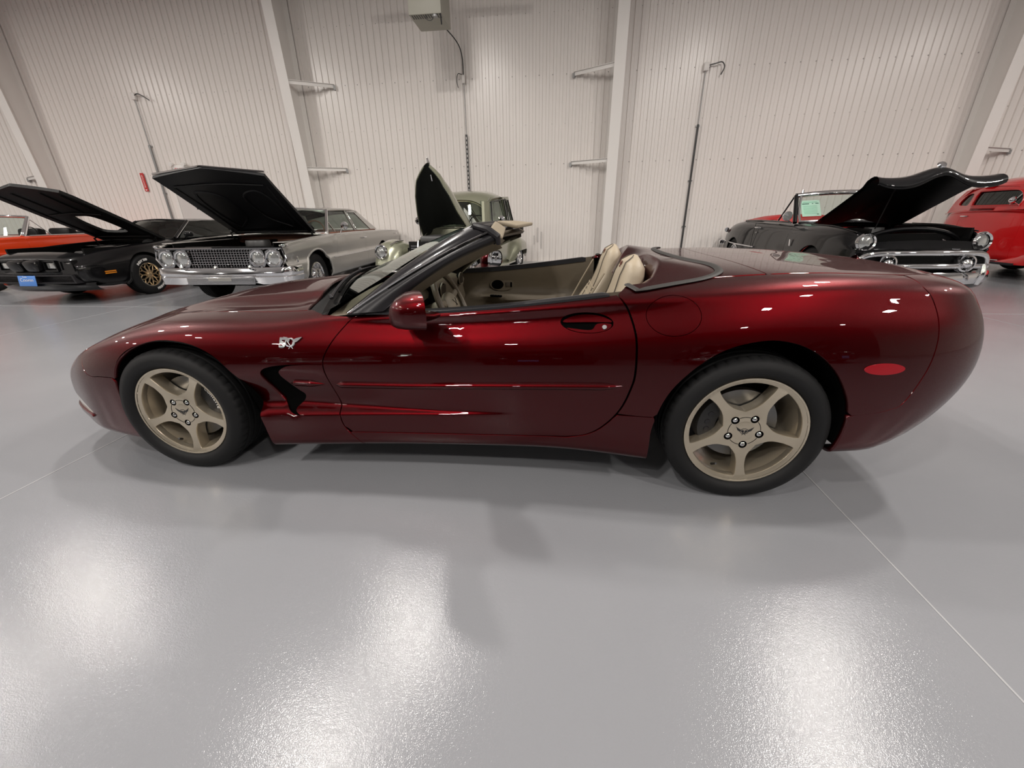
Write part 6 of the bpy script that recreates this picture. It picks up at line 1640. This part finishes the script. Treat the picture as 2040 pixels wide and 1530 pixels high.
K.patch('windscreen', (.40,.54,1.20),(.40,-.54,1.20),(.56,-.52,1.50),(.56,.52,1.50), M_darkglass, (-.06,0,0))
MB().box((1.3,0,.9),(.2,1.1,.6),bevel=.05).build('front_seat', M_bay, R_)

M_org = mat('orange_red_paint', (.60,.045,.008), .25, coat=1., coat_rough=.02)
def orange_sections():
    xs = [-1.0,-.6,0,.5,.9,1.5,2.1,2.7,3.2,3.7,4.0]
    zt = [.82,.88,.93,.955,.965,.965,.960,.955,.94,.90,.84]; Ws = [.86,.91,.935,.935,.93,.93,.93,.935,.93,.90,.82]
    return [[(x,y,zz) for y, zz in ((w_-.09,.26),(w_-.02,.32),(w_-.004,.50),(w_,.62),(w_-.02,.68),(w_-.012,.78),(w_-.03,z-.06),(w_-.07,z),(.5,z+.015),(0,z+.025))] for x, z, w_ in zip(xs, zt, Ws)]
K = Kit('orange_convertible', 'orange red open convertible at the left edge behind the black coupe', (-9.75,4.25), PI/2, orange_sections(), M_org, [(0,.35,.39),(2.85,.35,.37)])
R_ = K.root
K.side('front_fender', -1.0, .80, 7.); K.side('door', .80, 2.05, 7.); K.side('rear_quarter', 2.05, 4.0, 7.); K.under(6); K.cap('rear_panel', 1); K.cap('front_panel', 0, M_bay); K.top('hood', -1.0, .70, 7.); K.top('cowl', .70, .92, 7.); K.top('trunk_lid', 2.9, 3.98, 7.)
for a in K.arches: K.well(a, .90, .5)
for s in (-1,1):
    K.wheel(0, s*.90, .34, .20, .10, 'chrome'); K.wheel(2.85, s*.90, .34, .20, .10, 'chrome')
    K.bar('windscreen_post', [(.84,s*.80,.96),(.90,s*.79,1.05),(1.12,s*.70,1.32)], [.05,.045,.035], M_chrome)
    K.bar('belt_trim', [(.9,s*.865,.972),(1.5,s*.862,.972),(2.8,s*.865,.962),(3.9,s*.80,.86)], .010, M_chrome)
    K.bar('vent_frame', [(1.34,s*.80,.97),(1.12,s*.72,1.28)], .008, M_chrome, sm=False)
    K.bar('side_crease', [(-.9,s*.89,.655),(0,s*.938,.66),(2,s*.934,.66),(3.9,s*.85,.64)], .008, M_org)
    for y in (.5,.72): K.headlamp((-1.02,s*y,.66), .08, bezel=.02)
K.bar('screen_header', [(1.12,-.71,1.325),(1.04,-.35,1.345),(1.02,0,1.35),(1.04,.35,1.345),(1.12,.71,1.325)], .026, M_chrome, n=8)
K.patch('windscreen', (.86,.79,.97),(.86,-.79,.97),(1.11,-.69,1.32),(1.11,.69,1.32), M_winglass, (-.13,0,.02))
K.bar('front_bumper', [(-.92,-.92,.44),(-1.10,-.6,.44),(-1.13,0,.44),(-1.10,.6,.44),(-.92,.92,.44)], .06, M_chrome, n=8)
for y in (-.4,.4): MB().box((1.85,y,.90),(.18,.56,.40),(0,.2,0),bevel=.06).build('front_seat', M_bay, R_)
MB().box((2.72,0,.90),(.5,1.5,.22),bevel=.09).build('folded_top', M_bay, R_); MB().box((2.5,0,.88),(.2,1.3,.26),bevel=.05).build('rear_seat', M_bay, R_)
MB().box((.95,0,.92),(.25,1.5,.08),bevel=.03).build('dashboard', M_bay, R_); MB().box((1.7,0,.5),(1.9,1.5,.1)).build('cabin_floor', M_bay, R_, None)
MB().tube([(1.25+.06*math.sin(a),-.38+.19*math.cos(a),.97+.16*math.sin(a)) for a in np.linspace(0,2*PI,24,endpoint=False)], .010, 6, closed=True).build('steering_wheel', M_bay, R_)
MB().box((1.03,0,1.29),(.03,.20,.05),bevel=.01).build('inside_mirror', M_bay, R_)
# ------------------------------------------------------------------ unseen cars added behind the viewpoint to give the doors a dark mirrored band
for src, x, lab in (('black_coupe', -5.6, 'added black coupe copy behind the viewpoint, farthest left'), ('black_convertible', -2.3, 'added black convertible copy behind the viewpoint, left of centre'), ('black_coupe', 1.0, 'added black coupe copy straight behind the viewpoint'),
                    ('black_convertible', 4.3, 'added black convertible copy behind the viewpoint, right of centre'), ('black_coupe', 7.6, 'added black coupe copy behind the viewpoint, farthest right')):
    c = copy_tree(bpy.data.objects[src]); c.location = (x, -7.4, 0); c.rotation_euler = (0,0,-PI/2); c['label'] = lab; c['group'] = 'added cars behind the viewpoint'
